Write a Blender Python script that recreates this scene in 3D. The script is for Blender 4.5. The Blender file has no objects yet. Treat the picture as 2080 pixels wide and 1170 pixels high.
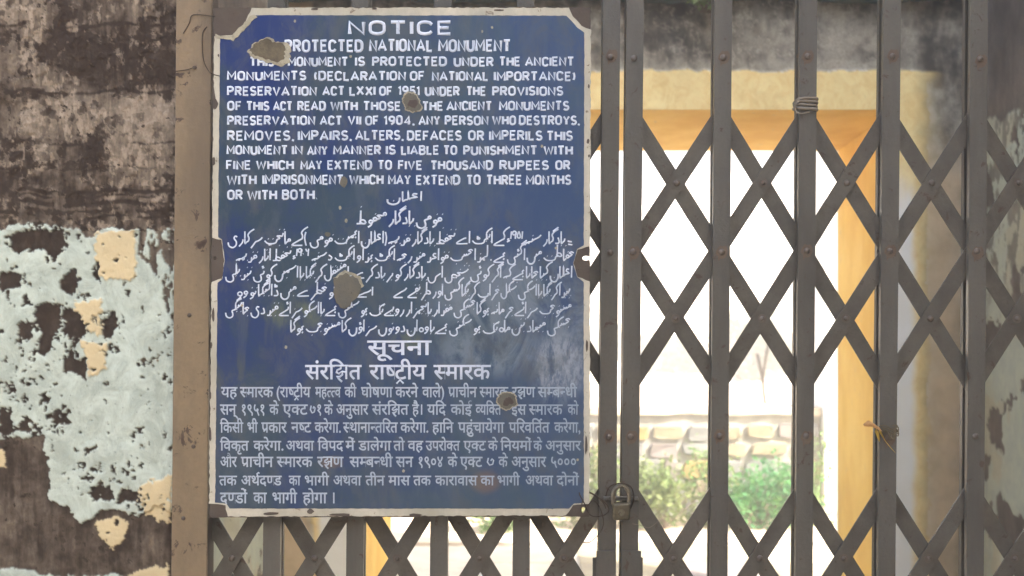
import bpy, bmesh, math, random
import numpy as np
from mathutils import Vector
R = math.radians
rnd = random.Random(7)
sc = bpy.context.scene
C = sc.collection

# ------------------------------------------------------------------ camera
F = 2505.0            # focal length in photo pixels (2080 wide)
D = 1.96              # camera to gate
S = F / D             # photo pixels per metre on the gate plane
EYE = 1.5
cam = bpy.data.cameras.new('camera'); camo = bpy.data.objects.new('camera', cam); C.objects.link(camo)
camo.location = (0, -D, EYE); camo.rotation_euler = (R(90), 0, 0)
cam.sensor_width = 36; cam.lens = 36 * F / 2080; cam.clip_start = 0.05; cam.clip_end = 2000
cam.dof.use_dof = True; cam.dof.focus_distance = D; cam.dof.aperture_fstop = 6.3
sc.camera = camo

# ------------------------------------------------------------------ light
SUN_EL, SUN_AZ = 48, 125          # azimuth clockwise from +Y
w = bpy.data.worlds.new('World'); sc.world = w; w.use_nodes = True
nt = w.node_tree; sky = nt.nodes.new('ShaderNodeTexSky'); sky.sky_type = 'NISHITA'; sky.sun_disc = False
sky.sun_elevation = R(SUN_EL); sky.sun_rotation = R(SUN_AZ); sky.dust_density = 4; sky.air_density = 1.2; sky.ozone_density = 1
bg = nt.nodes['Background']; bg.inputs[1].default_value = 0.13
nt.links.new(sky.outputs[0], bg.inputs[0])
sl = bpy.data.lights.new('sun', 'SUN'); sl.energy = 5.0; sl.angle = R(0.6); sl.color = (1, .95, .86)
so = bpy.data.objects.new('sun', sl); C.objects.link(so)
sdir = Vector((math.sin(R(SUN_AZ)) * math.cos(R(SUN_EL)), math.cos(R(SUN_AZ)) * math.cos(R(SUN_EL)), math.sin(R(SUN_EL))))
so.rotation_euler = sdir.to_track_quat('Z', 'Y').to_euler(); so.location = (6, -6, 12)
sc.view_settings.view_transform = 'Standard'; sc.view_settings.look = 'None'
sc.view_settings.exposure = 2.42; sc.view_settings.gamma = 1
sc.view_settings.use_curve_mapping = False
sc.cycles.max_bounces = 10; sc.cycles.diffuse_bounces = 6; sc.cycles.volume_bounces = 2

# ------------------------------------------------------------------ helpers
LEAN = 0.0088         # the gate, its post and the plate lean a little to the left at the foot
def gp(px, py, y=0.0, lean=1.0):
    """photo pixel on the gate -> point (real size, gate scale)"""
    return Vector(((px - 1040 - lean * LEAN * (py - 585)) / S, y, EYE + (585 - py) / S))
def at(px, py, Y):
    k = (Y + D) / F
    return Vector(((px - 1040) * k, Y, EYE + (585 - py) * k))

def empty(name, loc, label, cat, group=None):
    o = bpy.data.objects.new(name, None); C.objects.link(o); o.location = loc; o.empty_display_size = .05
    tag(o, label, cat, group); return o
def tag(o, label=None, cat=None, group=None, kind=None):
    if label: o['label'] = label
    if cat: o['category'] = cat
    if group: o['group'] = group
    if kind: o['kind'] = kind
    return o
def wloc(o):
    v = Vector((0, 0, 0))
    while o: v += o.location; o = o.parent
    return v
def link(name, me, parent=None, loc=None, mat=None, smooth=False):
    if mat and not me.materials: me.materials.append(mat)
    if smooth: me.polygons.foreach_set('use_smooth', [True] * len(me.polygons))
    o = bpy.data.objects.new(name, me); C.objects.link(o)
    if loc is None:        # recentre
        n = len(me.vertices); a = np.empty(n * 3, 'f'); me.vertices.foreach_get('co', a); a = a.reshape(-1, 3)
        c = (a.min(0) + a.max(0)) / 2; me.vertices.foreach_set('co', (a - c).ravel()); me.update(); loc = Vector(c)
    o.location = Vector(loc) - (wloc(parent) if parent else Vector((0, 0, 0)))
    if parent: o.parent = parent
    return o
def fin(bm, name='m'):
    me = bpy.data.meshes.new(name); bmesh.ops.recalc_face_normals(bm, faces=bm.faces); bm.to_mesh(me); bm.free(); return me
def prism(bm, pts, y0, y1, lean=1.0, inset=0):
    """extrude a pixel outline (front view) between two depths"""
    a = [bm.verts.new(gp(x, y, y0, lean)) for x, y in pts]; b = [bm.verts.new(gp(x, y, y1, lean)) for x, y in pts]
    n = len(pts); bm.faces.new(a); bm.faces.new(b[::-1])
    for i in range(n): bm.faces.new((a[i], b[i], b[(i + 1) % n], a[(i + 1) % n]))
def rect(bm, x0, y0, x1, y1, d0, d1, lean=1.0): prism(bm, [(x0, y0), (x1, y0), (x1, y1), (x0, y1)], d0, d1, lean)
def box(bm, a, b):
    vs = [bm.verts.new((x, y, z)) for x in (a[0], b[0]) for y in (a[1], b[1]) for z in (a[2], b[2])]
    for f in ((0,1,3,2),(4,6,7,5),(0,4,5,1),(2,3,7,6),(0,2,6,4),(1,5,7,3)): bm.faces.new([vs[i] for i in f])
def bevel(bm, r, seg=1):
    bmesh.ops.bevel(bm, geom=list(bm.edges), offset=r, segments=seg, affect='EDGES', profile=.5)
def tubes(name, lines, rad, mat=None, parent=None, res=2, flat=1.0, cyc=False):
    """round wires along world polylines"""
    cu = bpy.data.curves.new(name, 'CURVE'); cu.dimensions = '3D'; cu.bevel_depth = rad; cu.bevel_resolution = res; cu.use_fill_caps = True
    for ln in lines:
        s = cu.splines.new('POLY'); s.points.add(len(ln) - 1)
        for p, q in zip(s.points, ln): p.co = (*q, 1)
        s.use_cyclic_u = cyc
    o = bpy.data.objects.new(name, cu); C.objects.link(o); bpy.context.view_layer.update()
    me = bpy.data.meshes.new_from_object(o.evaluated_get(bpy.context.evaluated_depsgraph_get()))
    bpy.data.objects.remove(o); bpy.data.curves.remove(cu)
    return me
def smoothline(pts, n=6):
    """Catmull-Rom through points"""
    P = [Vector(p) for p in pts]; P = [P[0]] + P + [P[-1]]; out = []
    for i in range(1, len(P) - 2):
        for k in range(n):
            t = k / n; a, b, c, d = P[i-1], P[i], P[i+1], P[i+2]
            out.append(.5 * ((2*b) + (c-a)*t + (2*a-5*b+4*c-d)*t*t + (-a+3*b-3*c+d)*t*t*t))
    out.append(P[-2]); return out

# numpy noise
def vnoise(x, y, seed=0):
    xi = np.floor(x).astype(np.int64); yi = np.floor(y).astype(np.int64); xf = x - xi; yf = y - yi
    u = xf * xf * (3 - 2 * xf); v = yf * yf * (3 - 2 * yf)
    def h(a, b):
        n = (a * 374761393 + b * 668265263 + seed * 1442695041) & 0xffffffff
        n = ((n ^ (n >> 13)) * 1274126177) & 0xffffffff
        return ((n ^ (n >> 16)) & 0xffff) / 65535.0
    return (h(xi, yi) * (1-u) + h(xi+1, yi) * u) * (1-v) + (h(xi, yi+1) * (1-u) + h(xi+1, yi+1) * u) * v
def fbm(x, y, s, o=4, seed=0):
    t = 0; a = 1; n = 0
    x = x / s; y = y / s
    for i in range(o):
        t = t + a * vnoise(x, y, seed + i * 17); n += a; a *= .55; x = x * 2.03 + 5.1; y = y * 2.03 + 1.7
    return t / n
def inpoly(x, y, P):
    r = np.zeros(x.shape, bool); n = len(P)
    for i in range(n):
        x1, y1 = P[i]; x2, y2 = P[(i + 1) % n]
        if y1 == y2: continue
        c = ((y1 > y) != (y2 > y)) & (x < (x2 - x1) * (y - y1) / (y2 - y1) + x1); r ^= c
    return r
def ss(a, b, x): t = np.clip((x - a) / (b - a), 0, 1); return t * t * (3 - 2 * t)
def gauss(U, V, x, y, sx, sy): return np.exp(-((U - x) / sx) ** 2 - ((V - y) / sy) ** 2)
def blur(a, n=1):
    for _ in range(n):
        b = a.copy(); b[1:-1, 1:-1] = (a[1:-1, 1:-1] * 4 + a[:-2, 1:-1] + a[2:, 1:-1] + a[1:-1, :-2] + a[1:-1, 2:]) / 8; a = b
    return a
def sheet(name, P, mask, mat, parent=None, skip=None, normal_flip=False):
    """tensor grid of points P (h,w,3) with a colour attribute that says which layer lies bare"""
    h, w_ = P.shape[:2]; idx = np.arange(h * w_).reshape(h, w_)
    q = np.stack([idx[:-1, :-1], idx[1:, :-1], idx[1:, 1:], idx[:-1, 1:]], -1).reshape(-1, 4)
    if normal_flip: q = q[:, ::-1]
    if skip is not None: q = q[~skip.reshape(-1)]
    me = bpy.data.meshes.new(name); me.from_pydata(P.reshape(-1, 3).tolist(), [], q.tolist())
    at_ = me.color_attributes.new('layers', 'FLOAT_COLOR', 'POINT')
    m4 = np.ones((h * w_, 4), 'f'); m4[:, :mask.shape[-1]] = mask.reshape(h * w_, -1); at_.data.foreach_set('color', m4.ravel())
    return link(name, me, parent, mat=mat, smooth=True)

# ------------------------------------------------------------------ materials
K = .76             # albedo scale of the paints that follow, balancing gate side against bright yard
def srgb(r, g, b): return tuple(K * ((c / 255) / 12.92 if c / 255 <= .04045 else ((c / 255 + .055) / 1.055) ** 2.4) for c in (r, g, b)) + (1,)
class NB:
    def __init__(s, name):
        s.m = bpy.data.materials.new(name); s.m.use_nodes = True; s.t = s.m.node_tree; s.b = s.t.nodes['Principled BSDF']
        g = s.t.nodes.new('ShaderNodeNewGeometry'); s.pos = g.outputs['Position']
    def n(s, k, **kw):
        x = s.t.nodes.new(k)
        for a, v in kw.items(): setattr(x, a, v)
        return x
    def l(s, a, b): s.t.links.new(a, b)
    def noise(s, scale, detail=5, stretch=(1, 1, 1), rough=.6, dist=0, off=(0, 0, 0)):
        mp = s.n('ShaderNodeMapping'); mp.inputs['Scale'].default_value = stretch; mp.inputs['Location'].default_value = off; s.l(s.pos, mp.inputs[0])
        x = s.n('ShaderNodeTexNoise'); x.inputs['Scale'].default_value = scale; x.inputs['Detail'].default_value = detail
        x.inputs['Roughness'].default_value = rough; x.inputs['Distortion'].default_value = dist; s.l(mp.outputs[0], x.inputs[0]); return x.outputs[0]
    def ramp(s, f, a, b, lo=0, hi=1):
        x = s.n('ShaderNodeMapRange'); x.interpolation_type = 'SMOOTHSTEP'
        for i, v in enumerate((a, b, lo, hi)): x.inputs[i + 1].default_value = v
        s.l(f, x.inputs[0]); return x.outputs[0]
    def mix(s, f, a, b, mode='MIX'):
        x = s.n('ShaderNodeMix', data_type='RGBA', blend_type=mode)
        for sock, v in ((x.inputs[0], f), (x.inputs[6], a), (x.inputs[7], b)):
            if isinstance(v, (tuple, float, int)): sock.default_value = v
            else: s.l(v, sock)
        return x.outputs[2]
    def mul(s, a, b, op='MULTIPLY'):
        x = s.n('ShaderNodeMath', operation=op)
        for sock, v in ((x.inputs[0], a), (x.inputs[1], b)):
            if isinstance(v, (float, int)): sock.default_value = v
            else: s.l(v, sock)
        return x.outputs[0]
    def bump(s, h, st, dist=.01):
        x = s.n('ShaderNodeBump'); x.inputs['Strength'].default_value = st; x.inputs['Distance'].default_value = dist; s.l(h, x.inputs['Height']); s.l(x.outputs[0], s.b.inputs['Normal'])
    def done(s, col, rough=.8, metal=0, spec=.4):
        i = s.b.inputs
        if isinstance(col, tuple): i['Base Color'].default_value = col
        else: s.l(col, i['Base Color'])
        if isinstance(rough, (float, int)): i['Roughness'].default_value = rough
        else: s.l(rough, i['Roughness'])
        i['Metallic'].default_value = metal; i['Specular IOR Level'].default_value = spec; return s.m
def worn(name, c1, c2, c3, sc1=14, sc2=60, rough=.65, stretch=(1, 1, .25), bump=.25, metal=0, spec=.4, fleck=.62):
    """paint or plaster in three tones: base, broad stains, small flecks"""
    b = NB(name); a = b.noise(sc1, 6, stretch, .65); f = b.noise(sc2 * 4, 4); k = b.noise(sc2, 5, (1, 1, 1), .7, .6)
    col = b.mix(b.ramp(a, .35, .68), c1, c2); col = b.mix(b.ramp(k, fleck, fleck + .06), col, c3)
    col = b.mix(b.ramp(f, .3, .7, 0, .3), col, c2); b.bump(b.mul(b.mul(k, .6), b.mul(f, .4), 'ADD'), bump, .002)
    return b.done(col, b.ramp(a, .3, .7, rough - .12, rough + .15), metal, spec)
# three bare layers in the wall: render coat, whitewash, cream limewash; B channel = soot/stain tone
def wallmat(name, dark, light, wash, wash2, cream, lime=None):
    b = NB(name); at_ = b.n('ShaderNodeAttribute', attribute_name='layers'); sep = b.n('ShaderNodeSeparateColor'); b.l(at_.outputs['Color'], sep.inputs[0])
    r, g, bl = sep.outputs; n1 = b.noise(9, 7, (1, 1, 1), .65); n2 = b.noise(70, 6, (1, 1, .4), .7); n3 = b.noise(240, 4, (1, 1, .6)); n4 = b.noise(22, 6, (1, 1, .8), .7, .8)
    coat = b.mix(b.ramp(b.mul(b.mul(bl, .75), b.mul(n2, .3), 'ADD'), .1, .85), dark, light)
    coat = b.mix(b.ramp(n3, .35, .75, 0, .35), coat, dark)
    ww = b.mix(b.ramp(n4, .35, .65), wash, wash2); ww = b.mix(b.ramp(n3, .62, .75, 0, .35), ww, dark)
    if lime: ww = b.mix(bl, ww, lime)      # a newer white coat over the yellow one
    cr = b.mix(b.ramp(n1, .3, .7), cream, tuple(c * .85 for c in cream[:3]) + (1,))
    col = b.mix(r, coat, ww); col = b.mix(g, col, cr)
    b.bump(b.mul(b.mul(n2, .5), b.mul(n3, .5), 'ADD'), .35, .003)
    return b.done(col, .85, 0, .25)

M = {}
M['wall'] = wallmat('peeling_left_wall', srgb(46, 34, 26), srgb(160, 147, 130), srgb(198, 212, 202), srgb(168, 180, 170), srgb(216, 200, 160))
K = 1.0
M['inner'] = wallmat('stained_inner_wall', srgb(62, 58, 52), srgb(176, 168, 150), srgb(250, 226, 160), srgb(240, 208, 138), srgb(214, 188, 148), (.88, .87, .80, 1))
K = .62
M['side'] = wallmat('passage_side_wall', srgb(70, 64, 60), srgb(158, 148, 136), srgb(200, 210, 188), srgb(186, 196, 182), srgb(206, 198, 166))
K = 1.0
M['ochre'] = worn('ochre_limewash', srgb(236, 200, 100), srgb(220, 176, 82), srgb(208, 180, 116), 4, 22, .9, (1, 1, .5), .5, fleck=.63)
K = .55
M['steel'] = worn('grey_painted_steel', srgb(114, 113, 106), srgb(90, 88, 82), srgb(82, 60, 46), 12, 48, .45, (1, 1, .2), .6, fleck=.6)
M['flat'] = worn('grey_painted_flat_bar', srgb(114, 111, 102), srgb(90, 86, 78), srgb(80, 60, 46), 18, 55, .5, (1, 1, 1), .6, fleck=.6)
K = .66
M['post'] = worn('tan_painted_post', srgb(148, 130, 102), srgb(116, 102, 82), srgb(62, 44, 32), 9, 34, .5, (1, 1, .25), .8, fleck=.59)
K = .8
M['rust'] = worn('rusted_bare_steel', srgb(70, 60, 54), srgb(86, 78, 70), srgb(46, 36, 32), 26, 70, .85, (1, 1, 1), .5)
M['rust_pale'] = worn('dull_bare_steel', srgb(86, 86, 80), srgb(106, 102, 90), srgb(62, 58, 52), 40, 90, .8, (1, 1, 1), .5)
M['undercoat'] = worn('pale_enamel_undercoat', srgb(176, 172, 150), srgb(138, 134, 116), srgb(96, 86, 70), 60, 120, .6, (1, 1, 1), .5)
M['rivet'] = worn('rivet_steel', srgb(92, 84, 78), srgb(110, 102, 94), srgb(60, 50, 44), 60, 120, .45, (1, 1, 1), .3, metal=.4)
M['white'] = worn('white_enamel_border', srgb(204, 200, 184), srgb(168, 166, 150), srgb(104, 88, 68), 11, 45, .4, (1, 1, .5), .3, fleck=.61)
M['wire'] = NB('dark_wire').done(srgb(62, 50, 40), .6, .5)
M['lock'] = worn('tarnished_lock_steel', srgb(134, 130, 116), srgb(104, 98, 86), srgb(70, 62, 50), 60, 120, .35, (1, 1, 1), .2, metal=.7)
M['brass'] = worn('tarnished_brass', srgb(104, 100, 80), srgb(86, 80, 66), srgb(76, 66, 48), 60, 120, .4, (1, 1, 1), .2, metal=.6)
M['cloth'] = worn('faded_cloth_strip', srgb(140, 132, 118), srgb(118, 110, 98), srgb(96, 86, 74), 60, 160, .9, (1, 1, 3), .4)
K = 1.0
M['teal'] = worn('dark_green_beam_paint', srgb(40, 66, 56), srgb(56, 78, 66), srgb(30, 42, 38), 6, 30, .7, (.4, 1, 1), .2)
M['plaster'] = worn('tan_unseen_building_plaster', srgb(200, 184, 158), srgb(184, 168, 144), srgb(100, 86, 72), 1.2, 8, .9, (1, 1, .5), .3)
M['whitewash'] = worn('whitewashed_plaster', srgb(235, 232, 222), srgb(220, 216, 204), srgb(200, 192, 176), 1.5, 8, .9, (1, 1, .5), .2)
M['mortar'] = worn('pale_mortar', srgb(156, 152, 142), srgb(134, 130, 120), srgb(108, 104, 94), 12, 50, .95, (1, 1, 1), .4)
M['soil'] = worn('pale_dusty_soil', srgb(200, 182, 160), srgb(184, 164, 140), srgb(160, 140, 116), 2.5, 24, .95, (1, 1, 1), .4)
M['step'] = worn('worn_kerb_stone', srgb(190, 176, 154), srgb(170, 156, 136), srgb(140, 126, 106), 6, 30, .9, (1, 1, 1), .3)
M['floor'] = worn('dusty_passage_floor', srgb(190, 176, 154), srgb(172, 158, 138), srgb(104, 92, 80), 4, 22, .9, (1, 1, 1), .3)
M['bark'] = worn('grey_bark', srgb(100, 84, 66), srgb(80, 66, 52), srgb(60, 48, 38), 20, 60, .9, (1, 1, .3), .5)
K = .72
STONE = [worn('stone_' + n, a, b_, c, 9, 40, .9, (1, 1, 1), .5) for n, a, b_, c in (
    ('grey', srgb(138, 136, 130), srgb(122, 120, 115), srgb(100, 96, 92)), ('tan', srgb(162, 150, 120), srgb(144, 132, 108), srgb(118, 106, 88)),
    ('amber', srgb(176, 150, 92), srgb(140, 120, 78), srgb(112, 98, 70)), ('mauve', srgb(146, 134, 128), srgb(130, 120, 114), srgb(104, 96, 92)))]
K = 1.0
def leafmat(name, c1, c2):
    b = NB(name); oi = b.noise(7, 3); oi2 = b.noise(60, 2); col = b.mix(b.ramp(oi, .35, .65), c1, c2); col = b.mix(b.ramp(oi2, .4, .7, 0, .6), col, c2)
    b.b.inputs['Subsurface Weight'].default_value = 0
    m = b.done(col, .55, 0, .3)
    tr = b.n('ShaderNodeBsdfTranslucent'); b.l(col, tr.inputs[0]); mx = b.n('ShaderNodeMixShader'); mx.inputs[0].default_value = .45
    b.l(b.b.outputs[0], mx.inputs[1]); b.l(tr.outputs[0], mx.inputs[2]); b.l(mx.outputs[0], b.t.nodes['Material Output'].inputs[0]); return m
M['leaf'] = leafmat('leaf_green', (.08, .2, .05, 1), (.16, .24, .07, 1))
M['leaf_pale'] = leafmat('leaf_pale', (.13, .2, .06, 1), (.19, .23, .08, 1))
M['leaf_dark'] = leafmat('leaf_blue_green', (.04, .19, .07, 1), (.09, .24, .06, 1))

# enamel of the plate: deep blue, chalked and dusty in cloudy patches, glare and wear painted pale low on the right
K = .66
b = NB('blue_enamel')
n1 = b.noise(5, 7, (1, 1, .8), .65, .4); n2 = b.noise(26, 6, (1, 1, .35), .7, .6); n3 = b.noise(120, 5, (1, 1, .5), .7); n4 = b.noise(13, 6, (1.2, 1, .6), .72, 1.4, (3, 0, 1))
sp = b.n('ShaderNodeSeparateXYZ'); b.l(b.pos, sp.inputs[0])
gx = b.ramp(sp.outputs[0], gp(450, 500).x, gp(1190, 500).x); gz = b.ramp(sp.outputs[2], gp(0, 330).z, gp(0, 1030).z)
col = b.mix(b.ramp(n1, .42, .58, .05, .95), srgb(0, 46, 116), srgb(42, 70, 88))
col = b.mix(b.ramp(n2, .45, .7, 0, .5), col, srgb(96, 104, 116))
col = b.mix(b.mul(gx, .48), col, srgb(80, 110, 140)); col = b.mix(b.mul(gz, .36), col, srgb(80, 98, 112))  # glare painted into the colour: paler to the right and low
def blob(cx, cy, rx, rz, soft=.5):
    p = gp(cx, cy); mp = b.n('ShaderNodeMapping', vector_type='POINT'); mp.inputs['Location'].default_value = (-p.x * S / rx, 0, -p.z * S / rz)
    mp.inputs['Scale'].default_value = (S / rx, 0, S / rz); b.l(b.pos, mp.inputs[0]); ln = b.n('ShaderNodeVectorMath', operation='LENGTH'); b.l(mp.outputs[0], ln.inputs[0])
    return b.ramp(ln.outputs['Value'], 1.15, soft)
sheen_wear = b.mul(b.mul(blob(1010, 600, 150, 95), blob(1150, 640, 55, 150), 'MAXIMUM'), b.mul(blob(1130, 745, 62, 90), blob(1000, 710, 130, 60), 'MAXIMUM'), 'MAXIMUM')  # painted bright reflections mixed with real enamel wear
k = b.mul(sheen_wear, b.ramp(n4, .38, .56)); col = b.mix(b.mul(k, .55), col, srgb(146, 160, 172))
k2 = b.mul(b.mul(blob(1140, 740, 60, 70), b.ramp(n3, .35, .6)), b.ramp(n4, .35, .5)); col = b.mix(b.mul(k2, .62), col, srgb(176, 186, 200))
col = b.mix(b.ramp(b.noise(17, 7, (1, 1, .7), .75, 1.0, (7, 2, 5)), .48, .62, 0, .42), col, srgb(92, 98, 102))
moss = b.mul(b.mul(blob(600, 640, 70, 34), blob(830, 690, 30, 24), 'MAXIMUM'), b.ramp(n2, .38, .6)); col = b.mix(b.mul(moss, .6), col, srgb(122, 132, 92))
moss2 = b.mul(blob(470, 750, 46, 60), b.ramp(n2, .42, .6)); col = b.mix(b.mul(moss2, .6), col, srgb(84, 92, 84))
col = b.mix(b.mul(b.mul(blob(990, 975, 34, 26), blob(680, 935, 26, 14), 'MAXIMUM'), .45), col, srgb(140, 110, 80))
col = b.mix(b.ramp(n3, .74, .8, 0, .6), col, srgb(150, 158, 166))
b.bump(b.mul(k, n3), .3, .001)
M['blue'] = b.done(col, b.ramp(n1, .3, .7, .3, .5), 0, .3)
K = .84
b = NB('white_enamel_letters'); n2 = b.noise(30, 6, (1, 1, .6), .7, .5); n3 = b.noise(160, 4)
col = b.mix(b.ramp(n2, .42, .7, 0, .6), srgb(206, 216, 232), srgb(168, 182, 202)); col = b.mix(b.ramp(n3, .62, .72, 0, .6), col, srgb(96, 108, 136))
sp = b.n('ShaderNodeSeparateXYZ'); b.l(b.pos, sp.inputs[0])
col = b.mix(b.mul(b.mul(b.ramp(sp.outputs[0], gp(860, 500).x, gp(1160, 500).x), b.ramp(sp.outputs[2], gp(0, 480).z, gp(0, 620).z)), .45), col, srgb(124, 144, 164))
col = b.mix(b.ramp(sp.outputs[2], gp(0, 740).z, gp(0, 800).z, 0, .5), col, srgb(118, 140, 156))
M['letter'] = b.done(col, .4, 0, .4)

# ------------------------------------------------------------------ the ground, sky side things
def slabobj(name, a, b_, mat, kind='structure', parent=None):
    bm = bmesh.new(); box(bm, a, b_); o = link(name, fin(bm), parent, mat=mat)
    if kind: tag(o, kind=kind)
    return o
bm = bmesh.new()
for gx0, gy0, gx1, gy1 in ((-400, -400, 400, 600),):
    vs = [bm.verts.new(p) for p in ((gx0, gy0, 0), (gx1, gy0, 0), (gx1, gy1, 0), (gx0, gy1, 0))]; bm.faces.new(vs)
tag(link('ground', fin(bm), mat=M['soil']), kind='structure')
slabobj('passage_floor', (-.78, -4, -.1), (1.553, 2.19, .006), M['floor'])
# paved path between doorway and kerb
path = slabobj('path', (-2.2, 2.88, -.1), (3.4, 5.16, .004), M['mortar'])
for i in range(11):
    for j in range(5):
        x = -2.2 + i * .51 + rnd.uniform(-.01, .01); y = 2.9 + j * .452
        bm = bmesh.new(); box(bm, (x + .01, y + .01, -.02), (x + .5, y + .442, .012 + rnd.uniform(0, .006))); bevel(bm, .006)
        link('paving_slab', fin(bm), path, mat=rnd.choice([M['step'], STONE[1], M['step'], STONE[3]]))
kerb = slabobj('kerb', (-2.4, 5.17, -.1), (3.6, 5.3, .03), M['step'])

# ------------------------------------------------------------------ left wall (the one that faces us)
def build_left_wall():
    ux = np.unique(np.concatenate([np.linspace(-2600, -60, 60), np.arange(-60, 366, 2.0)])); vy = np.unique(np.concatenate([np.linspace(-2600, -40, 60), np.arange(-40, 1210, 2.0), np.linspace(1210, 2500, 50)]))
    U, V = np.meshgrid(ux, vy)
    wx = (fbm(U, V, 26, 4, 1) - .5) * 26 + (fbm(U, V, 7, 2, 3) - .5) * 7; wy = (fbm(U, V, 26, 4, 9) - .5) * 26 + (fbm(U, V, 7, 2, 5) - .5) * 7
    A, B = U + wx, V + wy
    wash = inpoly(A, B, [(-3000, 470), (0, 466), (20, 458), (90, 455), (160, 462), (172, 482), (188, 484), (205, 465), (260, 468), (700, 470), (700, 1040), (345, 1042), (330, 1030), (285, 1052), (240, 1040), (205, 1042), (165, 1066), (140, 1030), (100, 1008), (92, 885), (0, 892), (-3000, 900)])
    wash &= ~inpoly(A, B, [(272, 440), (380, 440), (380, 690), (348, 640), (318, 560), (285, 520)]) | (fbm(U, V * .35, 12, 4, 21) > .52)
    chips = [[(12, 478), (60, 462), (62, 500), (40, 518), (20, 505)], [(58, 466), (128, 462), (130, 500), (108, 528), (84, 505), (58, 520)], [(122, 556), (150, 544), (160, 570), (148, 600), (122, 592)],
        [(0, 552), (40, 556), (36, 580), (0, 590)], [(70, 618), (122, 618), (126, 662), (108, 690), (92, 726), (70, 722), (84, 680), (70, 660)], [(130, 630), (158, 632), (178, 672), (166, 692), (138, 690), (132, 660)],
        [(200, 648), (222, 637), (242, 650), (232, 668), (226, 684), (204, 680)], [(216, 700), (232, 698), (230, 711), (218, 712)], [(128, 728), (150, 708), (156, 728), (182, 728), (178, 775), (158, 762), (132, 756)],
        [(148, 690), (160, 690), (158, 712), (150, 712)], [(84, 802), (98, 800), (100, 818), (86, 820)], [(0, 825), (26, 832), (30, 880), (0, 888)], [(286, 728), (294, 727), (293, 744), (287, 745)],
        [(34, 782), (30, 800), (14, 798), (20, 784)], [(186, 990), (228, 988), (234, 1010), (200, 1018), (182, 1006)], [(240, 1000), (288, 996), (290, 1020), (244, 1022)], [(196, 530), (207, 545), (204, 580), (194, 575)],
        [(34, 655), (70, 660), (62, 690), (40, 688)], [(208, 775), (220, 778), (212, 784)], [(214, 816), (220, 818), (217, 826)], [(280, 868), (294, 872), (288, 878)], [(298, 786), (303, 786), (301, 791)],
        [(50, 772), (54, 770), (54, 784), (50, 784)], [(45, 605), (58, 600), (55, 620), (46, 618)], [(175, 908), (200, 906), (190, 920), (178, 925)]]
    A2, B2 = U + wx * .7 + (fbm(U, V, 9, 3, 71) - .5) * 16, V + wy * .7 + (fbm(U, V, 9, 3, 73) - .5) * 16; chip = np.zeros(U.shape, bool)
    for P in chips: chip |= inpoly(A2, B2, P)
    chip |= (gauss(U, V, 125, 850, 42, 52) * 1.1 + fbm(U, V, 11, 4, 31) * 1.0 > 1.42)
    chip |= (gauss(U, V, 210, 960, 120, 45) * .8 + fbm(U, V, 9, 4, 33) > 1.30)
    chip |= (gauss(U, V, 60, 870, 60, 40) * .9 + fbm(U, V, 9, 4, 35) > 1.28)
    chip |= fbm(U, V, 16, 4, 77) > .77
    chip |= (fbm(U, V, 12, 5, 79) > .69) & (fbm(U, V, 90, 3, 81) > .56)
    near = np.zeros(U.shape, bool)
    for P in chips: near |= inpoly(A2 + (fbm(U, V, 40, 2, 83) - .5) * 60, B2 + (fbm(U, V, 40, 2, 84) - .5) * 60, P)
    chip |= near & (fbm(U, V, 7, 4, 85) > .56)
    cream = np.zeros(U.shape, bool)
    for P in ([(198, 472), (276, 468), (276, 566), (205, 570), (190, 520)], [(150, 612), (204, 610), (206, 680), (178, 668), (160, 640)], [(165, 690), (214, 694), (216, 752), (190, 764), (180, 730)],
              [(292, 980), (352, 962), (352, 1064), (300, 1050), (286, 1010)], [(198, 1064), (240, 1050), (262, 1062), (258, 1096), (230, 1114), (202, 1086)], [(-10, 914), (12, 920), (10, 950), (-10, 950)], [(262, 1165), (345, 1146), (360, 1220), (262, 1220)]):
        cream |= inpoly(A2, B2, P)
    wash &= ~chip; cream &= ~chip
    foot = inpoly(A, B, [(-3000, 1166), (0, 1160), (60, 1158), (90, 1172), (262, 1166), (262, 1300), (-3000, 1300)])
    wash = np.where(foot, 1.0, wash * 1.0); cream = cream * 1.0
    up = V < 470
    st = fbm(U * 2.4, V * .22, 16, 4, 41); big = fbm(U, V, 80, 5, 43); fine = fbm(U, V, 14, 5, 47)
    tone = .36 * st + .62 * big + .42 * fine - .42
    tone += .30 * gauss(U, V, 275, 235, 80, 60) + .16 * gauss(U, V, 50, 40, 70, 40) + .14 * gauss(U, V, 50, 225, 60, 60) + .16 * gauss(U, V, 320, 350, 60, 60) + .14 * gauss(U, V, 150, 210, 40, 60)
    tone -= .32 * gauss(U, V, 200, 110, 110, 55) + .28 * gauss(U, V, 300, 150, 60, 30) + .2 * gauss(U, V, 20, 180, 60, 25) + .18 * gauss(U, V, 0, 360, 30, 60) + .16 * gauss(U, V, 130, 20, 20, 60)
    for yy, s_, a_ in ((388, 3, .5), (398, 2, .3), (412, 4, .4), (428, 3, .55), (440, 2, .3), (186, 3, .35), (50, 3, .3), (290, 2.5, .3), (340, 2, .2)):
        tone -= a_ * np.exp(-((V - yy - (fbm(U, V * 0, 60, 3, 5) - .5) * 26) / s_) ** 2) * (fbm(U, V, 40, 3, 8) > .42)
    # broken flakes with bright lips
    lip = np.abs(fbm(U, V, 46, 5, 61) - .5) < .007
    tone += up * .38 * ss(.52, .64, fbm(U * 1.5, V * .8, 14, 5, 67)) * ss(.46, .6, fbm(U, V, 60, 3, 68)); tone -= up * .3 * ss(.55, .62, fbm(U, V, 24, 5, 69))
    tone += lip * .20 * (fbm(U, V, 22, 3, 65) > .5) * up
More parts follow.
